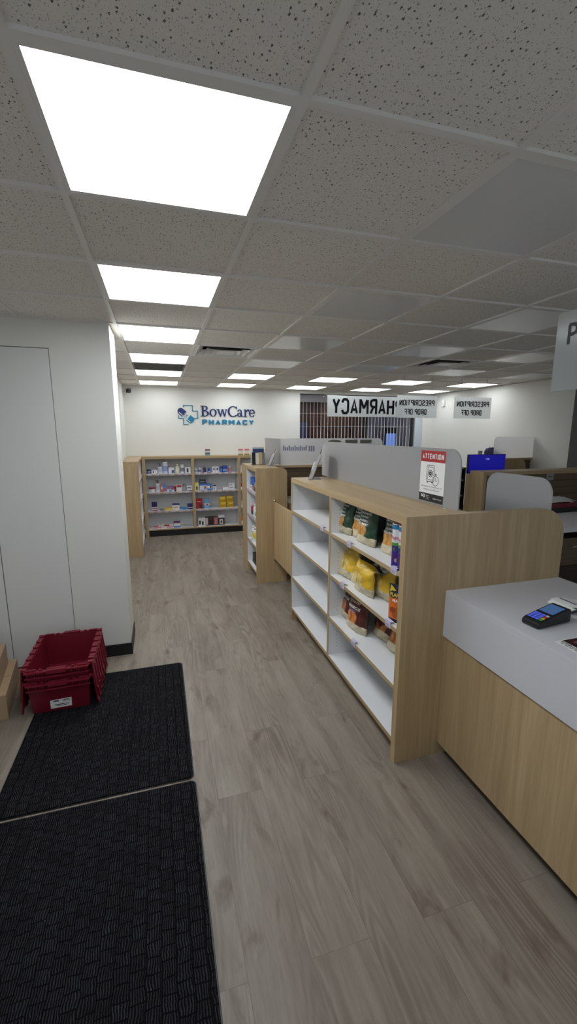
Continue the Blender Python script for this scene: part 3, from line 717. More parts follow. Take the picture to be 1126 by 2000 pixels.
# serif letters, drawn stroke by stroke
def arcband(m, cx, cz, ro, zo, ri, zi, a0, a1, ox=0, n=18):
    A = [a0 + (a1 - a0) * k / n for k in range(n + 1)]
    out = [(cx + ro * math.cos(a), cz + zo * math.sin(a)) for a in A]; inn = [(cx + ox + ri * math.cos(a), cz + zi * math.sin(a)) for a in A]
    for k in range(n): m.prism([out[k], out[k + 1], inn[k + 1], inn[k]], LX, 0, .016)
def bar(m, x0, x1, z0, z1): m.prism([(x0, z0), (x1, z0), (x1, z1), (x0, z1)], LX, 0, .0163 + .0001 * (len(m.bm.faces) % 5))
def poly(m, *p): m.prism(list(p), LX, 0, .0170 + .0001 * (len(m.bm.faces) % 7))
Z0 = 2.116; CH = 2.303; XH = 2.248; D2 = math.radians
m = MB()                                   # B
bar(m, 1.045, 1.077, Z0, CH); bar(m, 1.022, 1.10, Z0, Z0 + .01); bar(m, 1.022, 1.10, CH - .01, CH)
arcband(m, 1.09, 2.2595, .062, .0435, .032, .033, -PI / 2, PI / 2); bar(m, 1.077, 1.09, CH - .0105, CH); bar(m, 1.077, 1.09, 2.216, 2.2265)
arcband(m, 1.095, 2.168, .076, .052, .042, .0415, -PI / 2, PI / 2); bar(m, 1.077, 1.096, Z0, Z0 + .0105); bar(m, 1.077, 1.096, 2.2095, 2.22)
m.build('letter', navy, t, world=True)
m = MB(); arcband(m, 1.246, 2.182, .066, .068, .036, .059, 0, 2 * PI, n=36); m.build('letter', navy, t, world=True)
m = MB()                                   # w
poly(m, (1.322, XH), (1.355, XH), (1.392, Z0), (1.372, Z0)); poly(m, (1.372, Z0), (1.392, Z0), (1.42, XH), (1.404, XH)); poly(m, (1.404, XH), (1.432, XH), (1.466, Z0), (1.446, Z0)); poly(m, (1.446, Z0), (1.466, Z0), (1.497, XH), (1.483, XH))
bar(m, 1.310, 1.366, XH - .008, XH); bar(m, 1.468, 1.508, XH - .008, XH); m.build('letter', navy, t, world=True)
m = MB(); arcband(m, 1.612, 2.2095, .100, .097, .066, .085, D2(42), D2(318), ox=.002, n=30); poly(m, (1.672, 2.247), (1.684, 2.247), (1.684, 2.30), (1.676, 2.30)); m.build('letter', navy, t, world=True)
m = MB()                                   # a
arcband(m, 1.733, 2.204, .043, .044, .018, .034, D2(-5), D2(165)); bar(m, 1.751, 1.776, Z0 + .012, 2.205); arcband(m, 1.727, 2.153, .039, .037, .015, .026, D2(20), D2(345), n=22); poly(m, (1.751, Z0 + .02), (1.78, Z0), (1.797, Z0), (1.797, Z0 + .009), (1.776, Z0 + .025))
m.build('letter', navy, t, world=True)
m = MB()                                   # r
bar(m, 1.826, 1.852, Z0, XH); bar(m, 1.808, 1.872, Z0, Z0 + .009); bar(m, 1.810, 1.83, XH - .010, XH); arcband(m, 1.888, 2.20, .037, .049, .018, .033, D2(55), D2(178)); poly(m, (1.89, 2.218), (1.912, 2.218), (1.912, 2.247), (1.888, 2.249))
m.build('letter', navy, t, world=True)
m = MB(); arcband(m, 1.966, 2.182, .059, .068, .033, .058, D2(0), D2(322), n=30); bar(m, 1.93, 2.024, 2.178, 2.189); m.build('letter', navy, t, world=True)
MB().mesh(fit(stroke_mesh('PHARMACY', .25, .46, .008), .955, .093, 0, 0), FACE_MY((1.52, YB - .008, 1.967))).build('pharmacy_lettering', teal, t, world=True)

# security camera + motion sensor
t = thing('security_camera', 'small dark security camera high in the left back corner', 'camera', (-.25, 6.86, 2.52))
MB().lathe([(.03, 0, 0), (.03, .012, 0)], 16).xf(Matrix.Rotation(PI / 2, 4, 'Y') @ Matrix.Translation((0, 0, -.018))).build('mount', white, t)
MB().tube([(0, 0, 0), (.03, -.02, .0), (.06, -.05, 0)], .008).build('arm', white, t)
MB().box(-.028, .028, -.06, .06, -.035, .035).xf(Matrix.Translation((.075, -.09, -.005)) @ Matrix.Rotation(.35, 4, 'Z')).build('body', C(46, 46, 50), t, bev=.01)
MB().lathe([(.02, 0, 0), (.016, .006, 0)], 16).xf(Matrix.Translation((.098, -.148, -.005)) @ Matrix.Rotation(.35, 4, 'Z') @ Matrix.Rotation(PI / 2, 4, 'X')).build('lens', black, t)
t = thing('motion_sensor', 'white motion sensor high on the right wall near the corner', 'sensor', (5.868, 6.55, 2.36))
MB().hexa([(-.045, -.035, 0), (0, -.035, 0), (0, .035, 0), (-.045, .035, 0)], [(-.03, -.035, .13), (0, -.035, .13), (0, .035, .13), (-.03, .035, .13)]).build('housing', white, t, bev=.006)
MB().box(-.047, -.042, -.022, .022, .03, .07).build('lens', C(210, 212, 214), t)

# ------------------------------------------------------------------ mall side: rolling grille and corridor
t = thing('rolling_grille', 'closed security grille of vertical rods across the mall opening', 'security gate', (4.2, 7.1, 0))
n = 34
for k in range(n):
    x = OX0 + .04 + k * (OX1 - OX0 - .26) / (n - 1)
    MB().tube([(x, 7.1, .05), (x, 7.1, 2.42)], .0055, 6).build('rod', M('grille_rod', rgb(205, 205, 208), .35, .3), t, world=True)
m = MB()
for z in (.4, .9, 1.4, 1.95, 2.2): m.box(OX0 + .02, OX1 - .2, 7.094, 7.106, z - .004, z + .004)
m.build('link_bar', steel, t, world=True)
MB().box(OX0 + .01, OX1 - .2, 7.06, 7.14, .02, .05).build('bottom_bar', steel, t, world=True)
MB().box(OX1 - .2, OX1 - .17, 7.02, 7.16, 0, 2.55).build('side_track', C(60, 60, 64), t, world=True)
m = MB()
for k in range(5): m.box(OX0 + .005 + k * .55, OX0 + .545 + k * .55, 7.10, 7.12, 2.42, 2.56)
m.build('header_panel', C(150, 150, 152), t, world=True)
struct(MB().box(OX1 - .165, OX1 - .0, 6.985, 7.3, 0, OZ).build('trim_3', C(196, 204, 214)))
# corridor shell
CY = 11.6
struct(MB().box(1.5, 10.5, 7.3, 12.6, 2.75, 2.8).build('ceiling_mall', C(70, 70, 76)))
struct(MB().box(1.5, 10.5, CY, CY + .1, 0, 2.75).build('wall_mall', C(92, 74, 62, .6)))
struct(MB().box(1.45, 1.5, 7.07, 12.6, 0, 2.75).build('wall_mall_left', C(80, 76, 80)))
struct(MB().box(10.5, 10.6, 7.07, 12.6, 0, 2.75).build('wall_mall_right', C(120, 120, 130)))
struct(MB().box(7.2, 10.5, 7.07, 12.6, -.08, 0).build('floor_mall', C(120, 116, 112)))
t = thing('shopfront_panels', 'brown timber panel front across the mall corridor', 'shopfront', (5.4, CY, 0))
bw = wood('brown_panel', 'Z', (128, 92, 66), (90, 62, 44), .5)
for k in range(6): MB().box(4.75 + k * .30, 5.035 + k * .30, CY - .06, CY, 0, 2.45).build('panel', bw, t, world=True)
m = MB().tube([(4.95, CY - .07, 2.15), (5.5, CY - .09, 1.75), (5.62, CY - .09, 1.62)], .012, 6); m.tube([(5.9, CY - .08, 2.05), (6.1, CY - .09, 1.9), (6.15, CY - .09, 1.6)], .014, 6)
m.build('rail', C(40, 32, 28), t, world=True)
o = MB().box(4.18, 4.68, CY - .05, CY - .001, 1.6, 2.12).build('framed_poster', M('dim_blue_poster', rgb(92, 96, 132), .5), loc=(4.4, CY, 1.6), world=True); tag(o, 'dim blue-grey poster seen through the left of the grille', 'poster')
t = thing('glass_doors', 'grey-violet glazed doors across the mall corridor', 'shopfront', (7.5, CY, 0))
for k in range(3):
    x0 = 6.72 + k * .66; MB().box(x0, x0 + .60, CY - .05, CY - .03, .05, 2.38).build('door_leaf', M('violet_glass', rgb(150, 148, 168), .15), t, world=True)
    MB().box(x0 - .03, x0, CY - .08, CY - .002, 0, 2.45).build('mullion', C(150, 150, 160), t, world=True)
t = thing('display_screen', 'bright blue vertical display screen glowing beyond the grille', 'screen', (7.5, CY - .4, 0))
MB().box(7.16, 7.54, CY - .42, CY - .38, .5, 1.98).build('casing', black, t, world=True)
MB().box(7.18, 7.52, CY - .4225, CY - .4205, .55, 1.80).build('screen', M('sky_blue_screen', rgb(90, 120, 190), .4, emit=(.12, .22, .62, 1), estr=.55), t, world=True)
MB().box(7.3, 7.4, CY - .42, CY - .38, 0.0, .5).build('stand', black, t, world=True)
for k, (x, y) in enumerate(((4.55, 11.0), (4.55, 9.4), (5.6, 11.3), (5.2, 10.2), (7.5, 9.5), (8.6, 10.8))):
    o = MB().box(-.16, .16, -.16, .16, -.012, 0).build('downlight', lightmat('mall_light', (1, .97, .95, 1), 5.0), loc=(x, y, 2.749))
    tag(o, 'small square mall ceiling light seen through the grille, %s' % ('far left', 'near left', 'second farthest', 'middle', 'right', 'far right')[k], 'ceiling light', 'mall ceiling lights')

# ------------------------------------------------------------------ mats, tote boxes, cartons
def mat_thing(label, x0, x1, y0, y1):
    p = rrect(x0, x1, y0, y1, .03, 'lrLR', 5)
    loc = ((x0 + x1) / 2, (y0 + y1) / 2, 0)
    t = thing('floor_mat', label, 'mat', loc, 0, 'charcoal entrance mats')
    MB().prism(p, XY, .0005, .004).build('rubber_backing', black, t, world=True)
    MB().prism(rrect(x0 + .006, x1 - .006, y0 + .006, y1 - .006, .026, 'lrLR', 5), XY, .004, .0095).build('ribbed_pile', matM, t, world=True)
mat_thing('far charcoal ribbed mat, the red tote stands on its corner', -.617, .353, .940, 2.168)
mat_thing('near charcoal ribbed mat filling the bottom left', -.612, .359, -.30, .925)

redM = M('burgundy_plastic', rgb(112, 18, 36), 0.4); redL = M('burgundy_lid', rgb(122, 20, 40), 0.4)
def tote(label, z0, hh, loc, front_label):
    """attached-lid container; local origin at the middle of its bottom"""
    t = thing('tote_box', label, 'storage tote', loc, 0, 'nested burgundy totes')
    def loop(w, d, z): return [(-w, -d, z), (w, -d, z), (w, d, z), (-w, d, z)]
    bw_, bd = .168, .235; tw, td = .185, .262; th = .005
    m = MB()
    o0, o1 = loop(bw_, bd, 0), loop(tw, td, hh); i0, i1 = loop(bw_ - th, bd - th, th), loop(tw - th, td - th, hh)
    for a, c in ((o0, o1), (i1, i0)):
        for q in range(4): m.quad([a[q], a[(q + 1) % 4], c[(q + 1) % 4], c[q]])
    m.quad(o0[::-1]); m.quad(i0)
    for q in range(4): m.quad([o1[q], o1[(q + 1) % 4], i1[(q + 1) % 4], i1[q]])
    m.build('body', redM, t)
    # rim: ledges, ribs and notched upstand
    m = MB(); e = .022
    for s in (-1, 1):
        m.box(-tw - .004, tw + .004, s * td - (e if s < 0 else 0), s * td + (e if s > 0 else 0), hh - .012, hh)
        m.box(-tw - .004, tw + .004, s * td - (.012 if s < 0 else 0), s * td + (.012 if s > 0 else 0), hh - .05, hh - .042)
        ya, yb = sorted((s * td, s * (td + .012)))
        for k in range(9):
            if 2 < k < 6: continue
            x = -tw + .012 + k * (2 * tw - .024) / 8; m.box(x - .003, x + .003, ya, yb, hh - .042, hh - .012)
        m.box(-.055, .055, *sorted((s * td, s * (td + .028))), hh - .02, hh + .008)      # grip in the middle
        m.box(-.055, .055, *sorted((s * td, s * (td + .024))), hh - .046, hh - .036)
        for x0, x1 in ((-.18, -.12), (-.105, -.085), (-.06, .06), (.085, .105), (.12, .18)):
            m.box(x0, x1, *sorted((s * (td - .006), s * (td + .006))), hh, hh + .011)
    for s in (-1, 1): m.box(*sorted((s * tw, s * (tw + .012))), -td, td, hh - .012, hh)
    m.build('rim', redL, t, bev=.0015)
    # hanging lids with interlocking teeth, hinged on the long sides
    for s in (-1, 1):
        m = MB(); L_ = .185
        prof = lambda v: s * (tw + .020 + .10 * v)
        n = 11
        m.hexa([(prof(0), -td + .006, hh), (prof(0), td - .006, hh), (prof(0) + s * .008, td - .006, hh), (prof(0) + s * .008, -td + .006, hh)],
               [(prof(L_), -td + .006, hh - L_), (prof(L_), td - .006, hh - L_), (prof(L_) + s * .006, td - .006, hh - L_), (prof(L_) + s * .006, -td + .006, hh - L_)])
        for k in range(n):
            y = -td + .03 + k * (2 * td - .06) / (n - 1); dep = .028 if k % 2 == 0 else .008
            m.hexa([(prof(L_), y - .018, hh - L_), (prof(L_), y + .018, hh - L_), (prof(L_) + s * .010, y + .018, hh - L_), (prof(L_) + s * .010, y - .018, hh - L_)],
                   [(prof(L_ + dep), y - .012, hh - L_ - dep), (prof(L_ + dep), y + .012, hh - L_ - dep), (prof(L_ + dep) + s * .010, y + .012, hh - L_ - dep), (prof(L_ + dep) + s * .010, y - .012, hh - L_ - dep)])
        for k in range(7):           # stiffening ribs on the lid and hinge knuckles
            y = -td + .05 + k * (2 * td - .1) / 6
            m.hexa([(prof(.02) + s * .007, y - .004, hh - .02), (prof(.02) + s * .007, y + .004, hh - .02), (prof(.02) + s * .015, y + .004, hh - .02), (prof(.02) + s * .015, y - .004, hh - .02)],
                   [(prof(L_) + s * .005, y - .004, hh - L_), (prof(L_) + s * .005, y + .004, hh - L_), (prof(L_) + s * .014, y + .004, hh - L_), (prof(L_) + s * .014, y - .004, hh - L_)])
        for k in range(12):
            y = -td + .025 + k * (2 * td - .05) / 11; m.box(*sorted((s * (tw - .004), s * (tw + .030))), y - .014, y + .014, hh - .006 + .004 * (k % 2), hh + .010 + .006 * (k % 2))
        m.build('lid', redL, t, bev=.0012)
    if front_label:
        f_ = lambda u, v, q: (u, -bd - (td - bd) * v / hh - .0012 - q, v)
        m = MB().prism([(-.065, .018), (.062, .022), (.065, .088), (-.065, .082)], f_, 0, .0008, 0)
        for u0, u1, v0, v1 in ((.012, .055, .066, .082), (-.045, -.012, .068, .078), (-.04, .045, .042, .047), (-.03, .03, .034, .038)):
            for k in range(6 if v1 - v0 > .012 else 1):
                a = u0 + (u1 - u0) * k / 6 if v1 - v0 > .012 else u0; c = a + (u1 - u0) * (.09 if v1 - v0 > .012 else 1)
                m.prism([(a, v0), (c, v0), (c, v1), (a, v1)], f_, .0008, .0012, 1)
        m.build('shipping_label', [paper, ink], t)
    return t
tote('lower burgundy tote of the nested pair, white shipping label on its front', 0, .225, (-.449, 2.012, .0096), True)
tote('upper burgundy tote nested in the lower one, its open inside visible', 0, .225, (-.449, 2.012, .0996), False)

kraft = M('kraft_cardboard', rgb(168, 143, 112), .8)
def carton(label, loc, rz, w, d, h):
    t = thing('cardboard_box', label, 'box', loc, rz, 'cardboard boxes at the left edge')
    MB().box(-w, 0, 0, d, 0, h - .003).build('body', kraft, t, bev=.002)
    for y0, y1 in ((0, d / 2 - .002), (d / 2 + .002, d)): MB().box(-w, 0, y0, y1, h - .0028, h).build('flap', kraft, t)
    return t
carton('lower cardboard box on the floor at the left edge', (-.764, 1.78, 0), .14, .5, .5, .172)
carton('upper cardboard box stacked at the left edge', (-.815, 1.80, .172), .14, .4, .42, .16)

# ------------------------------------------------------------------ attention notice
t = thing('safe_notice', 'red, white and black attention notice with a safe and stopwatch drawing', 'poster', (PX - .002, 1.05, 1.432))
nx = PX - .0005
F_ = lambda u, v, q: (nx - q, 1.165 - u, 1.430 + v)
W_, H_ = .236, .302
def prect(m, u0, u1, v0, v1, q0, q1, mi=0): m.prism([(u0, v0), (u1, v0), (u1, v1), (u0, v1)], F_, q0, q1, mi)
m = MB(); prect(m, 0, W_, 0, H_, 0, .0012); m.build('sheet', paper, t, world=True)
m = MB(); prect(m, 0, W_, H_ - .066, H_, .0013, .0016); m.build('red_band', C(172, 36, 40), t, world=True)
m = MB(); prect(m, 0, W_, 0, .048, .0013, .0016); m.build('black_band', C(18, 18, 20), t, world=True)
def ptext(s, w, h, u, v, mat, bold=.0):
    MB().mesh(fit(stroke_mesh(s, .19, .33) if s == 'ATTENTION' else text_mesh(s, .05, bold, 0), w, h, 0, 0), FACE_MX((nx - .0019, 1.165 - u, 1.430 + v))).build('lettering', mat, t, world=True)
ptext('ATTENTION', .205, .031, W_ / 2, H_ - .049, white, .0014)
ptext('All narcotics in this pharmacy are', .20, .011, W_ / 2, .083, ink); ptext('stored in a time-delay safe', .155, .011, W_ / 2, .065, ink)
ptext('acp', .042, .026, .043, .014, white, .001); ptext('alberta', .03, .006, .087, .032, white); ptext('college of', .034, .006, .089, .022, white); ptext('pharmacy', .034, .007, .089, .011, white)
ptext('abpharmacy.ca', .078, .009, .180, .018, white, .0008)
m = MB()
def ring2(cu, cv, ro, ri, n=24, a0=0, a1=2 * PI):
    for k in range(n):
        a, b_ = a0 + (a1 - a0) * k / n, a0 + (a1 - a0) * (k + 1) / n
        m.prism([(cu + ro * math.cos(a), cv + ro * math.sin(a)), (cu + ro * math.cos(b_), cv + ro * math.sin(b_)), (cu + ri * math.cos(b_), cv + ri * math.sin(b_)), (cu + ri * math.cos(a), cv + ri * math.sin(a))], F_, .0013, .0017)
def frame2(u0, u1, v0, v1, th, r):
    o_, i_ = rrect(u0, u1, v0, v1, r, 'lrLR', 5), rrect(u0 + th, u1 - th, v0 + th, v1 - th, r * .6, 'lrLR', 5)
    for k in range(len(o_)): m.prism([o_[k], o_[(k + 1) % len(o_)], i_[(k + 1) % len(o_)], i_[k]], F_, .0013, .0017)
frame2(.065, .142, .118, .218, .0035, .012); frame2(.076, .131, .129, .207, .0025, .006); ring2(.103, .168, .022, .018); ring2(.103, .168, .013, .003)
for u in (.078, .122): prect(m, u - .005, u + .005, .112, .118, .0013, .0017)
ring2(.155, .128, .030, .027); prect(m, .150, .160, .160, .170, .0013, .0017); prect(m, .153, .156, .128, .146, .0013, .0017); prect(m, .155, .172, .1265, .1295, .0013, .0017)
m.build('safe_icon', ink, t, world=True)
MB().prism([(.155 + .0265 * math.cos(2 * PI * k / 24), .128 + .0265 * math.sin(2 * PI * k / 24)) for k in range(24)], F_, .00125, .0014).build('dial_face', paper, t, world=True)

# ------------------------------------------------------------------ card terminal, receipt, sheet on the counter
t = thing('card_terminal', 'black card payment terminal with lit keys on the white counter', 'payment terminal', (1.778, .252, 1.0), math.radians(6))
prof = [(0, .004), (0, .024), (.012, .032), (.085, .047), (.19, .066), (.205, .06), (.205, .004)]
MB().prism(prof, lambda u, v, q: (u, q, v), -.042, .042).build('body', black, t, bev=.005, seg=3)
sl = math.atan2(.019, .105)
def onslope(u): return .0322 + (u - .012) * (.0148 / .073) if u < .085 else .047 + (u - .085) * .019 / .105
m = MB(); m.hexa([(.095, -.033, onslope(.095) + .0003), (.175, -.033, onslope(.175) + .0003), (.175, .033, onslope(.175) + .0003), (.095, .033, onslope(.095) + .0003)], [(.095, -.033, onslope(.095) + .0012), (.175, -.033, onslope(.175) + .0012), (.175, .033, onslope(.175) + .0012), (.095, .033, onslope(.095) + .0012)])
m.build('screen', M('terminal_screen', rgb(60, 92, 138), .25, emit=(.05, .11, .24, 1), estr=.35), t)
keyM = M('lit_key_blue', rgb(60, 80, 190), .4, emit=(.06, .08, .42, 1), estr=.5)
for r in range(4):
    for c in range(4):
        u = .072 - r * .0145 if True else 0; y = .027 - c * .018
        mt = keyM
        if c == 3: mt = [M('key_white', rgb(200, 205, 225), .4), M('key_red', rgb(206, 50, 40), .4), M('key_yellow', rgb(226, 196, 40), .4), M('key_green', rgb(50, 170, 70), .4)][r]
        z = onslope(u)
        MB().hexa([(u - .005, y - .007, z - .001), (u + .005, y - .007, z + .001), (u + .005, y + .007, z + .001), (u - .005, y + .007, z - .001)], [(u - .004, y - .006, z + .0016), (u + .004, y - .006, z + .0032), (u + .004, y + .006, z + .0032), (u - .004, y + .006, z + .0016)]).build('key', mt, t)
MB().box(-.001, .02, -.03, .03, .006, .010).build('card_slot', C(60, 60, 64), t)
MB().tube([(.20, .01, .02), (.24, .01, .014), (.30, .015, .006), (.45, .03, .004), (.64, .05, .004)], .003).build('cable', black, t)
m = MB()
pts = [(2.045, 1.020), (2.06, 1.036), (2.09, 1.042), (2.14, 1.034), (2.2, 1.018), (2.27, 1.004)]
for k in range(5):
    (a, za), (c, zc) = pts[k], pts[k + 1]; m.hexa([(a, .29, za), (c, .27, zc), (c, .40, zc), (a, .41, za)], [(a, .29, za + .0006), (c, .27, zc + .0006), (c, .40, zc + .0006), (a, .41, za + .0006)])
for k in range(4): m.box(2.09 + .03 * k, 2.1 + .03 * k, .30, .385, 1.0435 - .008 * k, 1.0445 - .008 * k, 1)
o = m.build('paper_receipts', [paper, C(110, 110, 118)], loc=(2.15, .34, 1.0), world=True); tag(o, 'curled white receipts lying behind the card terminal', 'receipt')
t = thing('counter_notice', 'printed sheet taped to the counter with a dark red panel, cut by the right edge', 'notice', (1.90, 0, 1.0))
MB().box(1.765, 2.02, -.20, .112, 1.0002, 1.0012).build('sheet', paper, t, world=True)
MB().box(1.80, 2.0, -.19, .108, 1.0013, 1.0016).build('dark_panel', C(48, 14, 20), t, world=True)
FZ = lambda o: basis((0, -1, 0), (1, 0, 0), o)
MB().mesh(fit(text_mesh('BowCare', .02, .0004), .1, .013, 0, 0), FZ((1.783, .02, 1.0018))).build('lettering', M('slate_ink', rgb(60, 74, 90), .6), t, world=True)
m = MB()
for k in range(14): m.box(1.773, 1.777, .095 - k * .02, .082 - k * .02, 1.0014, 1.0018)
for k in range(4): m.box(1.783, 1.796, .10 - k * .009, .096 - k * .009, 1.0014, 1.0018)
m.build('small_print', ink, t, world=True)
m = MB()
for r in range(2):
    for k in range(9): m.box(1.83 + r * .035, 1.853 + r * .035, .085 - k * .028, .07 - k * .028 - .005 * (k % 3), 1.0017, 1.002)
m.build('red_print', C(170, 70, 78), t, world=True)

# ------------------------------------------------------------------ brochures
def booklet(label, loc, w, h, th, lean, rz, cover, group=None, extra=None):
    t = thing('brochure', label, 'brochure', loc, rz, group)
    m = MB().box(-w / 2, w / 2, -th / 2, th / 2, 0, h, 0); m.box(-w / 2 - .0004, w / 2 + .0004, -th / 2 - .0006, -th / 2, 0, h, 1)
    if extra: m.box(-w / 2 - .0006, w / 2 + .0006, -th / 2 - .001, -th / 2 - .0006, h * .55, h * .9, 2)
    m.xf(Matrix.Rotation(-lean, 4, 'X')); m.build('cover', [paper, cover, extra or cover], t)
    return t
def holder(label, loc, rz, w, d, h, lean):
    t = thing('brochure_holder', label, 'brochure holder', loc, rz, 'clear brochure holders')
    R = Matrix.Rotation(-lean, 4, 'X')
    MB().box(-w / 2, w / 2, d, d + .003, .0, h).xf(R).build('back_plate', clearac, t)
    MB().box(-w / 2, w / 2, -.003, 0, .0, h * .4).xf(R).build('front_lip', clearac, t)
    MB().box(-w / 2, w / 2, -.003, d + .08, 0, .003).build('foot', clearac, t)
    return t
# on the near gondola: seen edge-on, leaning back over the top
holder('clear brochure holder on the far end of the near gondola top', (1.572, 2.60, TOPZ), -PI / 2 - .33, .2, .03, .21, .36)
for k, (dx, h, c, d) in enumerate(((0.004, .16, (190, 196, 206), 'front pale'), (.015, .24, (120, 124, 132), 'middle grey'), (.026, .275, (44, 48, 58), 'rear dark'))):
    booklet('%s leaflet in the holder on the near gondola' % d, (1.572 + dx, 2.60, TOPZ + .004), .19, h, .008, .36, -PI / 2 - .33, C(*c), 'leaflets on the near gondola')
# on the middle gondola
holder('clear brochure stand facing the aisle on the short gondola', (1.50, 4.36, TOPZ), 0, .2, .03, .2, .12)
for k, (x, w, h, c, y, d) in enumerate(((1.435, .045, .155, (28, 28, 30), 4.352, 'black'), (1.48, .04, .15, (226, 224, 218), 4.352, 'white'), (1.523, .045, .158, (196, 172, 128), 4.352, 'tan'), (1.565, .035, .155, (120, 124, 126), 4.352, 'grey'))):
    booklet('%s booklet in the stand on the short gondola' % d, (x, y, TOPZ + .004), w, h, .006, .12, 0, C(*c), 'booklets on the short gondola')
booklet('tall leaflet with a blue cover at the back of the stand', (1.505, 4.382, TOPZ + .004), .15, .225, .006, .12, 0, C(196, 200, 206), 'booklets on the short gondola', C(54, 70, 120))
holder('clear leaflet stand leaning at the right of the short gondola top', (1.575, 4.18, TOPZ), -PI / 2 - .22, .16, .03, .16, .38)
for k, (dx, h, c, d) in enumerate(((.004, .14, (150, 166, 196), 'front blue'), (.014, .16, (206, 208, 214), 'middle pale'), (.024, .215, (50, 50, 56), 'rear dark'))):
    booklet('%s leaflet leaning at the right of the short gondola' % d, (1.575 + dx, 4.18, TOPZ + .004), .15, h, .007, .40, -PI / 2 - .22, C(*c), 'leaning leaflets on the short gondola')

# ------------------------------------------------------------------ snack bags
BW, BH = .235, .262
def half_t(x, z, bw=BW, bh=BH):
    u = min(1, abs(2 * x / bw)); v = max(0, min(1, z / bh))
    return max(.001, .037 * (1 - u ** 2.4) ** .7 * (1 - max(0, (v - .25) / .75) ** 2.2) * (.62 + .38 * min(1, v / .22)))
def bag_mat(name, body, body2, cream, chip):
    m, nt, b, o = nt_new(name); L = nt.links.new
    tc = N(nt, 'ShaderNodeTexCoord'); sep = N(nt, 'ShaderNodeSeparateXYZ'); L(tc.outputs['Object'], sep.inputs[0])
    X_, Z_ = sep.outputs[0], sep.outputs[2]
    nz = N(nt, 'ShaderNodeTexNoise', Scale=14.0, Detail=2.0); L(tc.outputs['Object'], nz.inputs['Vector'])
    zz = mathn(nt, 'ADD', Z_, mathn(nt, 'MULTIPLY', mathn(nt, 'SUBTRACT', nz.outputs[0], .5), .03))
    bodyc = mixc(nt, nz.outputs[0], rgb(*body), rgb(*body2))
    # potato and chip picture, low on the left
    ex = mathn(nt, 'DIVIDE', mathn(nt, 'ADD', X_, .035), .075); ez = mathn(nt, 'DIVIDE', mathn(nt, 'SUBTRACT', Z_, .085), .05)
    el = mathn(nt, 'ADD', mathn(nt, 'MULTIPLY', ex, ex), mathn(nt, 'MULTIPLY', ez, ez))
    vo = N(nt, 'ShaderNodeTexVoronoi', Scale=30.0); vo.feature = 'F1'
    mp = N(nt, 'ShaderNodeMapping'); mp.inputs['Scale'].default_value = (1, .2, .75); L(tc.outputs['Object'], mp.inputs['Vector']); L(mp.outputs[0], vo.inputs['Vector'])
    cr = ramp(nt, [(0.0, rgb(*chip[0])), (.55, rgb(*chip[1])), (.85, rgb(*chip[2]))]); L(vo.outputs['Distance'], cr.inputs[0])
    inside = mathn(nt, 'LESS_THAN', mathn(nt, 'ADD', el, mathn(nt, 'MULTIPLY', vo.outputs['Distance'], .55)), 1.15)
    c1 = mixc(nt, inside, bodyc, cr.outputs[0])
    crm = mixc(nt, mathn(nt, 'GREATER_THAN', nz.outputs[0], .56), rgb(*cream), rgb(*[int(q * .86) for q in cream]))
    c2 = mixc(nt, mathn(nt, 'LESS_THAN', zz, .052), c1, crm)
    c3 = mixc(nt, mathn(nt, 'GREATER_THAN', Z_, .222), c2, rgb(24, 24, 24))
    # the back and the gussets carry no picture
    back = mathn(nt, 'MULTIPLY', mathn(nt, 'GREATER_THAN', sep.outputs[1], .012), mathn(nt, 'GREATER_THAN', zz, .052))
    c4 = mixc(nt, back, c3, bodyc)
    L(c4, b.inputs['Base Color']); b.inputs['Roughness'].default_value = .38
    wr = N(nt, 'ShaderNodeTexNoise', Scale=20.0, Detail=3.0); L(tc.outputs['Object'], wr.inputs['Vector'])
    bp = N(nt, 'ShaderNodeBump', Strength=.6, Distance=.012); L(wr.outputs[0], bp.inputs['Height']); L(bp.outputs[0], b.inputs['Normal'])
    MATS[name] = m; return m
creamC = (212, 200, 168)
bagG = bag_mat('green_bag_film', (26, 56, 40), (44, 78, 58), creamC, ((222, 176, 104), (198, 140, 66), (150, 96, 40)))
bagY = bag_mat('yellow_bag_film', (214, 168, 30), (228, 190, 60), creamC, ((236, 222, 170), (220, 190, 96), (186, 140, 50)))
bagB = bag_mat('maroon_bag_film', (72, 30, 26), (96, 42, 34), creamC, ((222, 160, 96), (196, 112, 56), (140, 70, 34)))
def bag_mesh(seed, bend=None):
    rnd = random.Random(seed); nx_, nz_ = 18, 22; m = MB(); bm = m.bm
    ph = [rnd.uniform(0, 6) for _ in range(6)]
    def wr(x, z, s): return .0035 * (math.sin(60 * x + 35 * z + ph[0] + s) * math.sin(38 * z + ph[1]) + .7 * math.sin(90 * z - 30 * x + ph[2] * s))
    def P_(i, k, s):
        x = -BW / 2 + BW * i / nx_; z = BH * k / nz_
        pinch = 1 - .06 * math.sin(PI * z / BH)
        t_ = half_t(x, z); y = s * (t_ + (wr(x, z, s) if t_ > .008 else 0))
        if k >= nz_ - 1: y = s * .001
        zz = z + (.002 * (-1) ** i if k == nz_ else 0)
        p = Vector((x * pinch, y, zz))
        return bend(p) if bend else p
    A = [[bm.verts.new(P_(i, k, -1)) for i in range(nx_ + 1)] for k in range(nz_ + 1)]
    B = [[A[k][i] if i in (0, nx_) else bm.verts.new(P_(i, k, 1)) for i in range(nx_ + 1)] for k in range(nz_ + 1)]
    for k in range(nz_):
        for i in range(nx_):
            for g_ in (A, B):
                vs = [g_[k][i], g_[k][i + 1], g_[k + 1][i + 1], g_[k + 1][i]]
                if g_ is B: vs.reverse()
                ff = bm.faces.new(vs); ff.smooth = True
                if bend: ff.material_index = 1 if k >= 18 else (2 if (g_ is B and k > 11) else 0)
    bm.faces.new([A[0][i] for i in range(nx_ + 1)] + [B[0][i] for i in range(nx_ - 1, 0, -1)])
    return m
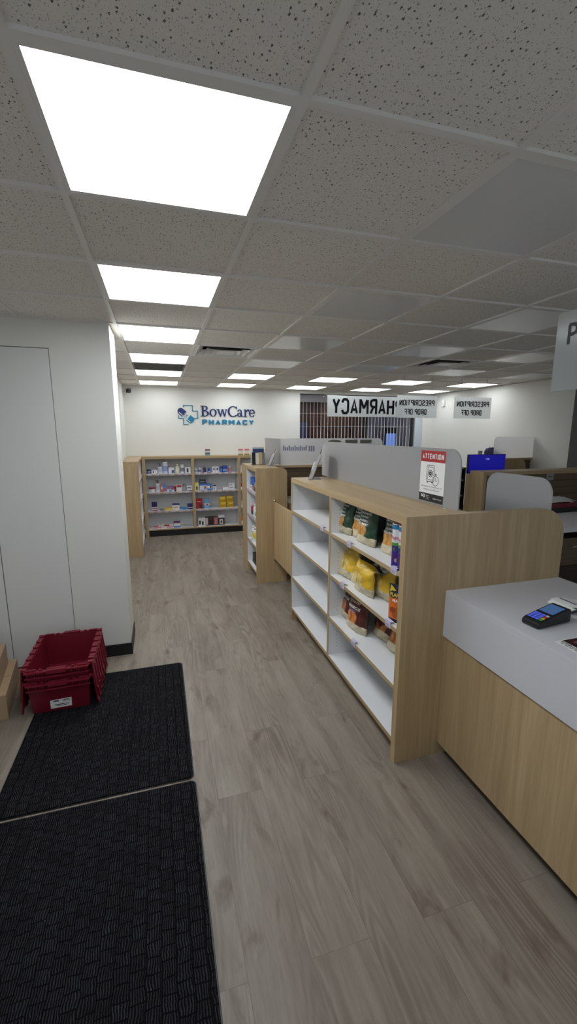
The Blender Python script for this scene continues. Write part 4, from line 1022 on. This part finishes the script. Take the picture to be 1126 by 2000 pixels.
def snack_bag(label, mat, lines, loc, rz, tilt, seed, group, bend=None, s=1.0):
    t = thing('snack_bag', label, 'snack bag', loc, rz, group)
    R = Matrix.Rotation(-tilt, 4, 'X') @ Matrix.Scale(s, 4)
    b_ = bag_mesh(seed, bend).build('pouch', [mat, C(26, 26, 26, .4), M('foil', (0.62, .6, .54, 1), .35, .75)] if bend else mat, t); b_.matrix_local = R
    for txt, w, z, hgt, mt in lines:
        me = fit(text_mesh(txt, .03, .0009, 0), w, hgt, -.02, z)
        def put(co):
            p = Vector((co.x, -half_t(co.x, co.y) - .0045, co.y)); return bend(p) if bend else p
        l_ = MB().mesh(me, put).build('lettering', mt, t); l_.matrix_local = R
    return t
GL = [('CRAQUANTE', .15, .192, .017, white), ('JALAPEÑO', .105, .168, .019, white), ('JALAPEÑO', .105, .143, .019, white), ('GOURMET', .135, .123, .015, white), ('SINCE 1989', .12, .232, .012, C(96, 96, 94))][:4]
YL = [('LIME', .06, .17, .022, C(240, 226, 160)), ('GARLIC', .09, .143, .018, C(240, 226, 160))][:1]
BL = [('COUNTRY', .12, .188, .016, C(206, 182, 160)), ('BARBECUE', .14, .150, .020, white), ('BBQ', .06, .125, .016, C(160, 140, 190))]
SHX = 1.437
def rot_to(deg): return -PI / 2 + math.radians(deg)       # 0 = facing the aisle squarely
gg = 'green bags on the top snack shelf'
z1, z2, z3 = SH
snack_bag('leftmost green snack bag on the top shelf', bagG, GL, (1.535, 1.705, z1), rot_to(3), .16, 1, gg)
snack_bag('green snack bag half hidden behind the front middle one', bagG, GL, (1.575, 1.520, z1), rot_to(4), .15, 2, gg, s=.98)
snack_bag('front middle green snack bag with its whole face showing', bagG, GL, (1.540, 1.365, z1), rot_to(4), .15, 3, gg)
snack_bag('shaded green snack bag standing behind, right of the front middle one', bagG, GL, (1.670, 1.240, z1), rot_to(2), .12, 4, gg, s=.97)
snack_bag('rightmost green snack bag, next to the crisp cans', bagG, GL, (1.575, 1.075, z1), rot_to(8), .15, 5, gg)
gy = 'yellow bags on the second snack shelf'
snack_bag('leftmost yellow snack bag on the second shelf', bagY, YL, (1.530, 1.645, z2), rot_to(8), .38, 6, gy, s=.98)
snack_bag('yellow snack bag wedged low behind the torn-open one', bagY, YL, (1.550, 1.450, z2), rot_to(12), .34, 7, gy, s=.85)
def bend_fold(p):
    z0 = .15
    if p.z <= z0: return p
    d = p.z - z0; k = p.x / BW + .5
    a = min(d / .05, 1) * (.55 + .85 * k)
    return Vector((p.x + .22 * d * k, p.y * .8 + math.sin(a) * d * .8 - .012 * math.sin(34 * p.x + 20 * p.z), z0 + d * math.cos(a) * (1 - .2 * k)))
crumpled = snack_bag('crumpled opened yellow snack bag with silver lining showing', bagY, YL, (1.515, 1.315, z2), rot_to(4), .02, 8, gy, bend=bend_fold, s=1.05)
m = MB(); rnd = random.Random(4)
vs = [[m.bm.verts.new((-.045 + .17 * i / 10 + .012 * k, .045 + .055 * k / 7 + rnd.uniform(-.009, .009), .17 + .085 * k / 7 - .03 * (i / 10) ** 2 + rnd.uniform(-.006, .006))) for i in range(11)] for k in range(8)]
for k in range(7):
    for i in range(10): m.bm.faces.new([vs[k][i], vs[k][i + 1], vs[k + 1][i + 1], vs[k + 1][i]])
bmesh.ops.solidify(m.bm, geom=m.bm.faces[:], thickness=.0015)
m.build('silver_lining', M('foil', (0.62, .6, .54, 1), .35, .75), crumpled)
snack_bag('yellow snack bag standing in the shade right of the crumpled one', bagY, YL, (1.590, 1.215, z2), rot_to(4), .18, 9, gy)
snack_bag('yellow snack bag at the back, behind the orange peanut pouch', bagY, YL, (1.720, 1.000, z2), rot_to(4), .1, 10, gy, s=.9)
gbn = 'maroon bags on the third snack shelf'
snack_bag('leftmost maroon snack bag on the third shelf', bagB, BL, (1.560, 1.670, z3), rot_to(-4), .18, 11, gbn, s=.98)
snack_bag('front maroon snack bag with large white lettering', bagB, BL, (1.535, 1.455, z3), rot_to(10), .15, 12, gbn, s=1.02)
snack_bag('dark maroon snack bag in the shade behind the front one', bagB, BL, (1.680, 1.360, z3), rot_to(170), -.04, 13, gbn, s=.95)
snack_bag('maroon snack bag leaning back, second from the right on the third shelf', bagB, BL, (1.650, 1.270, z3), rot_to(10), .40, 14, gbn)
snack_bag('rightmost maroon snack bag leaning over on the third shelf', bagB, BL, (1.640, 1.070, z3), rot_to(8), .34, 15, gbn)

# crisp cans: purple, blue cap band; the mascot is left out
def can(label, loc, rz):
    t = thing('crisp_can', label, 'snack can', loc, rz, 'purple crisp cans')
    r = .0275
    MB().lathe([(r, 0, 1), (r, .004, 0), (r, .125, 2), (r, .142, 3), (r, .215, 4), (r, .240, 1), (r + .001, .246, 1)], 28).build('tube', [C(66, 42, 140, .35), C(196, 196, 200, .3), C(88, 160, 60, .35), C(224, 224, 226, .35), C(52, 130, 180, .35)], t)
    MB().lathe([(r + .001, .246, 0), (r + .0015, .256, 0), (r - .003, .258, 0)], 28).build('lid', C(150, 96, 90, .4), t)
    cyl = lambda w0: (lambda co: (r + .0006) and Vector(((r + .0006) * math.sin(co.x / r), -(r + .0006) * math.cos(co.x / r), co.y)))
    MB().mesh(fit(text_mesh('Pringles', .03, .0008), .056, .024, 0, .155), cyl(0)).build('lettering', C(206, 96, 130, .4), t)
    m = MB()
    for k, (x, z, c) in enumerate(((-.018, .083, 0), (.008, .105, 1), (.004, .06, 2), (.02, .045, 3))):
        q = [(x + .014 * math.cos(a) * (1 if k else 1), z + (.012 if k else .016) * math.sin(a)) for a in ([PI / 2, PI * 7 / 6, PI * 11 / 6] if k == 0 else [2 * PI * j / 10 for j in range(10)])]
        m.bm.faces.new([m.bm.verts.new(cyl(0)(Vector((u, v, 0)))) for u, v in q]).material_index = c
    m.build('chip_picture', [C(232, 150, 60), C(70, 130, 60), C(110, 40, 50), C(200, 190, 150)], t)
    return t
can('purple crisp can, left of the two by the oak end panel', (1.474, .868, z1), rot_to(22)); can('purple crisp can, right of the two, tight against the oak end panel', (1.474, .802, z1), rot_to(22))
# peanut pouch
t = thing('peanut_pouch', 'navy and orange nut pouch on the second shelf by the end panel', 'snack pouch', (1.50, .852, z2), rot_to(34))
def pouch_t(x, z): return max(.001, .026 * (1 - (2 * x / .13) ** 2 if abs(x) < .065 else 0) ** .6 * (1 - (z / .215) ** 2) + .001)
m = MB(); nx_, nz_ = 14, 20
A = [[m.bm.verts.new((-.065 + .13 * i / nx_, -pouch_t(-.065 + .13 * i / nx_, .215 * k / nz_), .215 * k / nz_)) for i in range(nx_ + 1)] for k in range(nz_ + 1)]
B = [[m.bm.verts.new((-.065 + .13 * i / nx_, pouch_t(-.065 + .13 * i / nx_, .215 * k / nz_), .215 * k / nz_)) for i in range(nx_ + 1)] for k in range(nz_ + 1)]
for k in range(nz_):
    mi = 1 if k < 2 else (0 if k < 13 else 1)
    for i in range(nx_):
        for g_, rev in ((A, 0), (B, 1)):
            f = [g_[k][i], g_[k][i + 1], g_[k + 1][i + 1], g_[k + 1][i]]; ff = m.bm.faces.new(f[::-1] if rev else f); ff.material_index = mi; ff.smooth = True
    for i in (0, nx_): m.bm.faces.new([A[k][i], B[k][i], B[k + 1][i], A[k + 1][i]]).material_index = mi
m.bm.faces.new([A[0][i] for i in range(nx_ + 1)] + [B[0][i] for i in range(nx_, -1, -1)]).material_index = 1
m.build('pouch', [C(214, 112, 40, .38), C(34, 40, 66, .38)], t)
pp = lambda co: Vector((co.x, -pouch_t(co.x, co.y) - .0012, co.y))
MB().mesh(fit(text_mesh('PLANTERS', .03, .001), .112, .022, .0, .146), pp).build('brand_lettering', C(232, 196, 50, .4), t)
MB().mesh(fit(text_mesh('PEANUTS', .03, .0008), .085, .014, .005, .118), pp).build('flavour_lettering', white, t)
m = MB()
for k, (x, z, r) in enumerate(((-.03, .07, .02), (.004, .075, .021), (.034, .06, .018), (-.012, .045, .02), (.02, .038, .016))):
    q = [(x + r * math.cos(2 * PI * j / 14), z + r * .85 * math.sin(2 * PI * j / 14)) for j in range(14)]
    m.bm.faces.new([m.bm.verts.new(pp(Vector((u, v, 0))) + Vector((0, -.0002 * k, 0))) for u, v in q]).material_index = k % 2
m.build('nut_picture', [C(150, 66, 22), C(176, 84, 30)], t)
m = MB()
q = [(-.06, .17), (-.02, .182), (-.055, .212)]
m.bm.faces.new([m.bm.verts.new(pp(Vector((u, v, 0)))) for u, v in q]); m.build('corner_flash', C(232, 200, 50), t)

# ------------------------------------------------------------------ pharmacy products on the back shelving
def pbox(label, x, z, w, h, cols, y=6.70, d=.06, name='product_box', cat='product box', group=None, rz=0, panel=None):
    """carton: cols = list of (fraction from bottom, colour); panel = (colour, x0,x1,z0,z1 fractions) printed on the front"""
    t = thing(name, label, cat, (x, y, z), rz, group)
    mats, m, zz = [], MB(), 0
    for k, (fr, c) in enumerate(cols):
        m.box(-w / 2, w / 2, 0, d, zz * h, fr * h, k, skip=('' if len(cols) == 1 else ('t' if k == 0 else ('b' if k == len(cols) - 1 else 'tb')))); zz = fr; mats.append(C(*c, .45))
    bmesh.ops.remove_doubles(m.bm, verts=m.bm.verts[:], dist=1e-6)
    m.build('carton', mats, t)
    if panel:
        mm = MB()
        for q, (c, x0, x1, z0_, z1_) in enumerate(panel): mm.box(-w / 2 + x0 * w, -w / 2 + x1 * w, -.0008 - .0002 * q, -.0002, z0_ * h, z1_ * h, q)
        mm.build('front_print', [C(*p_[0], .45) for p_ in panel], t)
    return t
def bottle(label, x, z, r, h, body, capc, y=6.73, cap=.18, lab=None, pump=False, name='product_bottle', group=None, neck=.5, flat=.7):
    t = thing(name, label, 'bottle', (x, y, z), 0, group)
    hb = h * (1 - cap)
    bands = [(r * .96, 0, 0), (r, .006, 0), (r, hb * .25, 1), (r, hb * .75, 0), (r * .97, hb * .9, 0), (r * neck, hb, 0)]
    MB().lathe(bands, 18, sy=flat).build('body', [C(*body, .35), C(*(lab or body), .4)], t)
    m = MB()
    if pump:
        m.lathe([(r * .5, hb, 0), (r * .5, hb + .3 * cap * h, 0), (r * .16, hb + .32 * cap * h, 0), (r * .16, hb + .75 * cap * h, 0), (r * .34, hb + .77 * cap * h, 0), (r * .34, h, 0)], 14); m.box(-r * .95, 0, -.006, .006, h - .01, h)
    else: m.lathe([(r * max(neck, .5), hb, 0), (r * max(neck, .5), h, 0)], 16, sy=flat if neck > .7 else 1)
    m.build('pump' if pump else 'cap', C(*capc, .4), t)
    return t
KX = lambda c: c * .001757 - .0838
K = .00178
W1 = (228, 228, 230)
def bx(c0, c1, hc, z, label, cols, **k): return pbox(label, KX((c0 + c1) / 2), z, (c1 - c0) * .001757, hc * K, cols, **k)
def bo(c0, c1, hc, z, label, body, capc, **k): return bottle(label, KX((c0 + c1) / 2), z, (c1 - c0) * .001757 / 2, hc * K, body, capc, **k)
z1, z2, z3, z4 = 1.1105, .7905, .4555, .1355
g_ = 'products on the wall shelving'
bo(70, 113, 46, z1, 'squat navy-lidded jar at the left of the top wall shelf', (206, 210, 222), (30, 40, 88), cap=.42, lab=(60, 74, 130), neck=.95, flat=1, name='cream_jar', group=g_)
bx(118, 172, 42, z1, 'small white carton with a black dot beside the navy-lidded jar', [(1, W1)], panel=[((40, 40, 46), .22, .42, .3, .7)], group=g_)
bo(175, 222, 100, z1, 'white pump bottle with a blue collar on the top wall shelf', (222, 224, 230), (70, 100, 170), cap=.27, lab=(196, 204, 226), pump=True, group=g_)
bo(222, 275, 118, z1, 'tallest white and blue bottle on the top wall shelf', (214, 218, 228), (230, 232, 236), cap=.14, lab=(150, 170, 210), neck=.9, group=g_)
bx(280, 335, 60, z1, 'white carton with a blue side panel beside the tall bottle', [(1, W1)], panel=[((66, 90, 160), .55, .95, .12, .6)], group=g_)
bo(345, 388, 92, z1, 'pale yellow oil bottle on the top wall shelf', (212, 214, 176), (220, 222, 214), cap=.2, lab=(226, 226, 206), neck=.45, group=g_)
bo(395, 435, 86, z1, 'white upright tube with grey print on the top wall shelf', (224, 226, 230), (226, 228, 232), cap=.12, lab=(130, 134, 150), neck=.95, flat=.6, group=g_)
bx(440, 497, 62, z1, 'white carton with a black figure at the right of the first bay', [(1, W1)], panel=[((50, 54, 66), .3, .6, .15, .8)], group=g_)
bo(80, 142, 50, z2, 'white jar with a dark red lid on the second wall shelf', (226, 224, 222), (140, 36, 48), cap=.36, lab=(206, 206, 204), neck=.97, flat=1, name='cream_jar', group=g_)
bo(147, 192, 116, z2, 'white bottle with a dark red pump on the second wall shelf', (230, 228, 226), (110, 30, 40), cap=.24, lab=(202, 204, 206), pump=True, group=g_, neck=.6)
bx(195, 217, 72, z2, 'slim red-striped carton beside the red pump bottle', [(.3, (208, 104, 104)), (1, (210, 130, 130))], panel=[((232, 232, 236), .2, .8, .4, .7)], group=g_)
bx(218, 250, 75, z2, 'blue carton second right of the red pump bottle', [(1, (96, 140, 200))], panel=[((186, 104, 112), .1, .9, .1, .5)], group=g_)
bx(257, 275, 55, z2, 'short red and white carton, left one of a trio', [(.5, (226, 226, 230)), (1, (200, 80, 84))], group=g_)
bx(276, 301, 56, z2, 'short blue carton in the middle of a trio', [(1, (88, 134, 198))], panel=[((226, 228, 232), .2, .8, .3, .5)], group=g_)
bx(303, 327, 55, z2, 'short red and white carton, right one of a trio', [(.4, (224, 222, 226)), (1, (196, 72, 76))], group=g_)
bx(329, 346, 50, z2, 'narrow dark carton between the trio and the red carton', [(1, (92, 70, 70))], group=g_)
bx(348, 403, 68, z2, 'white carton with a red oval on the second wall shelf', [(.35, (226, 214, 204)), (.55, W1), (1, (226, 214, 212))], panel=[((186, 48, 52), .1, .9, .62, .92)], group=g_)
bo(412, 440, 74, z2, 'grey slender bottle on the second wall shelf', (150, 152, 158), (130, 132, 140), cap=.2, lab=(176, 178, 184), neck=.8, group=g_)
bx(452, 508, 56, z2, 'white carton with a navy strip, right end of the first bay second shelf', [(.15, (60, 72, 112)), (.3, W1), (1, W1)], panel=[((120, 128, 150), .1, .8, .5, .75)], group=g_)
bx(100, 153, 88, z3, 'navy carton with red and white stripes on the third wall shelf', [(.12, (160, 34, 60)), (.24, W1), (.34, (150, 36, 66)), (.46, W1), (1, (44, 42, 92))], group=g_)
bx(178, 215, 14, z3, 'tiny grey-blue packet lying on the third wall shelf', [(1, (120, 122, 148))], group=g_)
bx(220, 298, 27, z3, 'flat yellow carton on the third wall shelf', [(1, (212, 182, 64))], panel=[((236, 214, 120), .3, .9, .2, .6)], group=g_)
bx(300, 370, 66, z3, 'white carton with navy top and orange dash on the third wall shelf', [(.78, (228, 222, 218)), (1, (60, 76, 132))], panel=[((226, 150, 96), .15, .75, .35, .5)], group=g_)
bx(375, 445, 24, z3, 'flat bright blue carton on the third wall shelf', [(1, (70, 140, 196))], group=g_)
bx(450, 518, 58, z3, 'navy carton with a white stripe at the right of the third wall shelf', [(.3, (46, 52, 108)), (.42, W1), (1, (44, 50, 104))], group=g_)
bx(103, 203, 34, z4, 'flat white and red carton at the left of the bottom wall shelf', [(1, (226, 208, 210))], panel=[((170, 40, 62), .05, .5, .6, .95), ((210, 120, 134), .05, .8, .1, .4)], group=g_)
bx(205, 301, 36, z4, 'second flat white and red carton on the bottom wall shelf', [(1, (226, 212, 214))], panel=[((160, 36, 60), .05, .6, .6, .98), ((206, 140, 150), .3, .95, .1, .4)], group=g_)
bx(305, 371, 62, z4, 'white carton with blue foot and navy top on the bottom wall shelf', [(.25, (90, 120, 186)), (.72, W1), (.9, (150, 60, 90)), (1, (56, 66, 120))], group=g_)
# second bay
bo(535, 565, 56, z1, 'white and grey little bottle, first in the second bay', (196, 204, 216), (214, 216, 222), lab=(140, 156, 186), neck=.8, flat=1, group=g_)
bo(574, 604, 53, z1, 'small white bottle with a purple band, top shelf of the second bay', (212, 208, 222), (206, 206, 214), lab=(116, 90, 140), neck=.8, flat=1, group=g_)
bo(622, 653, 60, z1, 'small dark navy bottle, top shelf of the second bay', (36, 34, 52), (120, 122, 136), lab=(70, 66, 96), neck=.8, flat=1, group=g_)
bx(668, 696, 48, z1, 'small blue carton beside the dark navy bottle', [(1, (58, 88, 170))], panel=[((220, 222, 230), .15, .85, .15, .3)], group=g_)
bx(716, 747, 62, z1, 'white carton with a dark circle, left of a pair', [(1, W1)], panel=[((90, 100, 120), .25, .75, .4, .75)], group=g_)
bx(750, 781, 62, z1, 'white carton with a dark circle, right of a pair', [(1, W1)], panel=[((90, 100, 120), .25, .75, .4, .75)], group=g_)
bo(792, 823, 60, z1, 'bright blue bottle on the top shelf of the second bay', (46, 96, 180), (36, 54, 120), lab=(70, 130, 200), neck=.85, flat=1, group=g_)
bx(824, 870, 70, z1, 'tall blue carton with a white stripe on the top shelf', [(.3, (58, 92, 176)), (.42, W1), (1, (56, 84, 168))], group=g_)
bo(880, 916, 66, z1, 'pink and white bottle at the right of the top shelf', (198, 150, 168), (226, 222, 226), lab=(190, 120, 140), neck=.85, flat=1, group=g_)
bx(533, 571, 84, z2, 'pale yellow carton with a black figure at the left of the second bay', [(1, (222, 216, 140))], panel=[((50, 48, 40), .3, .7, .1, .55)], group=g_)
bx(579, 656, 74, z2, 'white and blue carton with a dark box lying on it', [(.12, (70, 120, 186)), (.7, (210, 212, 220)), (1, (66, 112, 180))], panel=[((150, 110, 100), .6, .9, .2, .6)], group=g_)
pbox('dark carton lying on top of a white and blue one', KX(612), z2 + 74 * K, 66 * .001757, 38 * K, [(1, (44, 50, 62))], panel=[((140, 150, 160), .1, .8, .35, .6)], group=g_)
bx(658, 708, 68, z2, 'blue and white carton with a dark cross on the second wall shelf', [(.3, (78, 116, 190)), (.7, W1), (1, (84, 124, 194))], panel=[((60, 64, 84), .55, .85, .35, .7)], group=g_)
bx(717, 749, 48, z2, 'little white carton with a dark frame on the second wall shelf', [(.85, W1), (1, (60, 62, 66))], panel=[((110, 112, 116), .2, .5, .2, .6)], group=g_)
bx(820, 882, 28, z2, 'flat white carton on the second shelf of the second bay', [(1, W1)], group=g_)
bx(886, 942, 38, z2, 'white carton at the right end of the second shelf, lower of two', [(1, W1)], panel=[((120, 130, 150), .1, .7, .4, .6)], group=g_)
pbox('white carton at the right end of the second shelf, upper of two', KX(910), z2 + 38 * K, 62 * .001757, 28 * K, [(1, W1)], panel=[((140, 146, 160), .1, .6, .3, .6)], group=g_)
bx(543, 603, 106, z3, 'tall red carton with a dark figure on the third wall shelf', [(1, (172, 32, 44))], panel=[((70, 30, 34), .5, .9, .05, .4), ((232, 220, 216), .1, .7, .68, .74)], group=g_)
bx(622, 676, 100, z3, 'tall light blue carton on the third wall shelf', [(.35, (120, 170, 214)), (.55, W1), (1, (112, 164, 210))], panel=[((186, 96, 110), .25, .75, .36, .5)], group=g_)
yb = 'yellow candy bags stacked in twos'
for k, (c, zz, d) in enumerate(((818, 0, 'lower bag of the left yellow pair'), (814, .098, 'upper bag of the left yellow pair'), (898, 0, 'lower bag of the right yellow pair'), (892, .11, 'upper bag of the right yellow pair'))):
    t = thing('candy_bag', d + ' on the third wall shelf', 'candy bag', (KX(c), 6.75, z3 + zz), 0, yb)
    w_, h_ = .135, .105
    m = MB(); n = 8
    for s in (-1, 1):
        vs = [[m.bm.verts.new((-w_ / 2 + w_ * i / n, s * .03 * math.sin(PI * i / n) ** .5 * math.sin(PI * min(max(j / n, .12), .95)) ** .6, h_ * j / n)) for i in range(n + 1)] for j in range(n + 1)]
        for j in range(n):
            for i in range(n): m.bm.faces.new([vs[j][i], vs[j][i + 1], vs[j + 1][i + 1], vs[j + 1][i]]).smooth = True
    bmesh.ops.remove_doubles(m.bm, verts=m.bm.verts[:], dist=.0008)
    m.build('pouch', C(214, 178, 40, .4), t)
    MB().box(-.045, .045, -.0325, -.0315, .035, .055).box(-.03, .03, -.0325, -.0315, .065, .072, 1).build('front_print', [C(186, 140, 30), C(240, 226, 150)], t)
bx(555, 625, 82, z4, 'white carton with black figures on the bottom wall shelf', [(1, (222, 218, 220))], panel=[((50, 44, 48), .1, .35, .2, .7), ((60, 54, 58), .5, .75, .1, .6)], group=g_)
bx(627, 755, 92, z4, 'large dark carton with a pink area on the bottom wall shelf', [(1, (66, 52, 54))], panel=[((196, 116, 118), .72, .98, .1, .9), ((214, 190, 190), .0, .2, .1, .9), ((30, 26, 28), .3, .6, .2, .6)], group=g_)
bx(762, 826, 102, z4, 'white and black carton with a round device picture on the bottom wall shelf', [(.75, (60, 56, 58)), (1, (220, 220, 222))], panel=[((210, 208, 210), .2, .75, .1, .6), ((60, 50, 46), .35, .6, .2, .45)], group=g_)
# third bay, mostly hidden behind the short gondola
for k, (z, h, c, d) in enumerate(((z1, .12, (226, 226, 228), 'white carton'), (z2, .11, (186, 50, 60), 'red carton'), (z3, .12, (206, 204, 208), 'grey-white carton'), (z4, .14, (214, 130, 60), 'orange carton'))):
    pbox('%s just showing behind the short gondola' % d, 1.73, z, .09, h, [(.4, W1), (1, c)], group=g_)
# on top of the wall shelving
pbox('small blue and white carton standing alone on top of the wall shelving', 1.10, TOPZ, .085, .115, [(.25, (110, 160, 160)), (.5, (90, 92, 110)), (.75, (220, 214, 220)), (1, (130, 80, 100))], y=6.72, d=.03, group='cards on the wall shelving')
for x, d in ((1.70, 'left'), (1.815, 'right')):
    pbox('small red and white sign card on top of the wall shelving, %s of two' % d, x, TOPZ, .085, .115, [(.12, (60, 56, 60)), (.3, (214, 196, 120)), (.75, (226, 214, 210)), (1, (206, 120, 120))], y=6.72, d=.02, group='cards on the wall shelving')
# left corner unit: goods peeping past its near panel
for k, (y, zi) in enumerate(((5.52, 0), (5.62, 1), (5.56, 2), (5.66, 3), (5.9, 0), (5.95, 1), (5.85, 2))):
    pbox('white carton seen edge-on in the left corner unit, %s' % ('top shelf front', 'second shelf front', 'third shelf front', 'bottom shelf front', 'top shelf farther in', 'second shelf farther in', 'third shelf farther in')[k], -.05, (z1, z2, z3, z4)[zi], .07, (.10, .07, .09, .05, .08, .09, .06)[k], [(.6, (224, 222, 228)), (1, (206, 204, 214))], y=y, d=.08, rz=PI / 2, group='cartons in the corner unit')
# short gondola goods (open side faces the aisle, only a slit is seen)
def gx(label, y, z, w, h, cols, x=1.375, **k): return pbox(label, x, z, w, h, cols, y=y, rz=-PI / 2, **k)
gq = 'goods on the short gondola'
gx('bright blue carton, left of two on the short gondola top shelf', 4.26, z1 + .06, .10, .10, [(1, (40, 100, 190))], group=gq); gx('bright blue carton, right of two on the short gondola top shelf', 4.14, z1 + .055, .09, .10, [(1, (44, 104, 194))], group=gq)
gx('white and red carton under the blue cartons, left', 4.26, z1, .11, .06, [(1, W1)], panel=[((190, 40, 50), .1, .8, .4, .7)], group=gq); gx('brown and white carton under the blue cartons', 4.14, z1, .1, .055, [(1, (150, 120, 80))], group=gq)
gx('dark blue and gold carton on the short gondola, by the near panel', 4.0, z1, .13, .11, [(.5, (40, 40, 90)), (1, (190, 150, 90))], group=gq)
gx('red and black blister pack on the short gondola', 4.24, z2, .10, .10, [(.5, (40, 36, 40)), (1, (176, 40, 50))], group=gq)
bottle('white squeeze bottle on the short gondola second shelf', 1.40, z2, .03, .15, (226, 226, 228), (220, 220, 224), y=4.12, group=gq, neck=.3)
gx('white carton with a green patch on the short gondola', 4.0, z2, .14, .07, [(1, W1)], panel=[((60, 140, 80), .2, .8, .2, .8)], group=gq)
gx('second white and green carton on the short gondola, nearer', 3.88, z2, .08, .08, [(1, W1)], panel=[((50, 130, 70), .2, .8, .2, .8)], group=gq)
for y, d in ((4.22, 'left'), (4.11, 'middle'), (4.0, 'right')): bottle('white bottle with a yellow band on the short gondola, %s of three' % d, 1.40, z3, .036, .19, (222, 224, 226), (224, 224, 224), y=y, lab=(222, 206, 90), group=gq, neck=.6)
gx('black carton at the bottom of the short gondola, lower and wide', 4.14, z4, .20, .06, [(.3, W1), (1, (34, 34, 42))], group=gq); gx('black carton at the bottom of the short gondola, on top', 4.14, z4 + .06, .17, .09, [(1, (30, 32, 40))], group=gq)
gx('black and white carton nearest on the bottom of the short gondola', 3.93, z4, .12, .07, [(.5, (40, 40, 52)), (1, W1)], group=gq)

# ------------------------------------------------------------------ world and colour management
wd = bpy.data.worlds.new('world'); SC.world = wd; wd.use_nodes = True
wd.node_tree.nodes['Background'].inputs[0].default_value = (0.80, 0.90, 1.0, 1)
wd.node_tree.nodes['Background'].inputs[1].default_value = 0.30
vs = SC.view_settings; vs.view_transform = 'Standard'; vs.look = 'None'; vs.gamma = 1; vs.use_curve_mapping = False; vs.exposure = 0.55
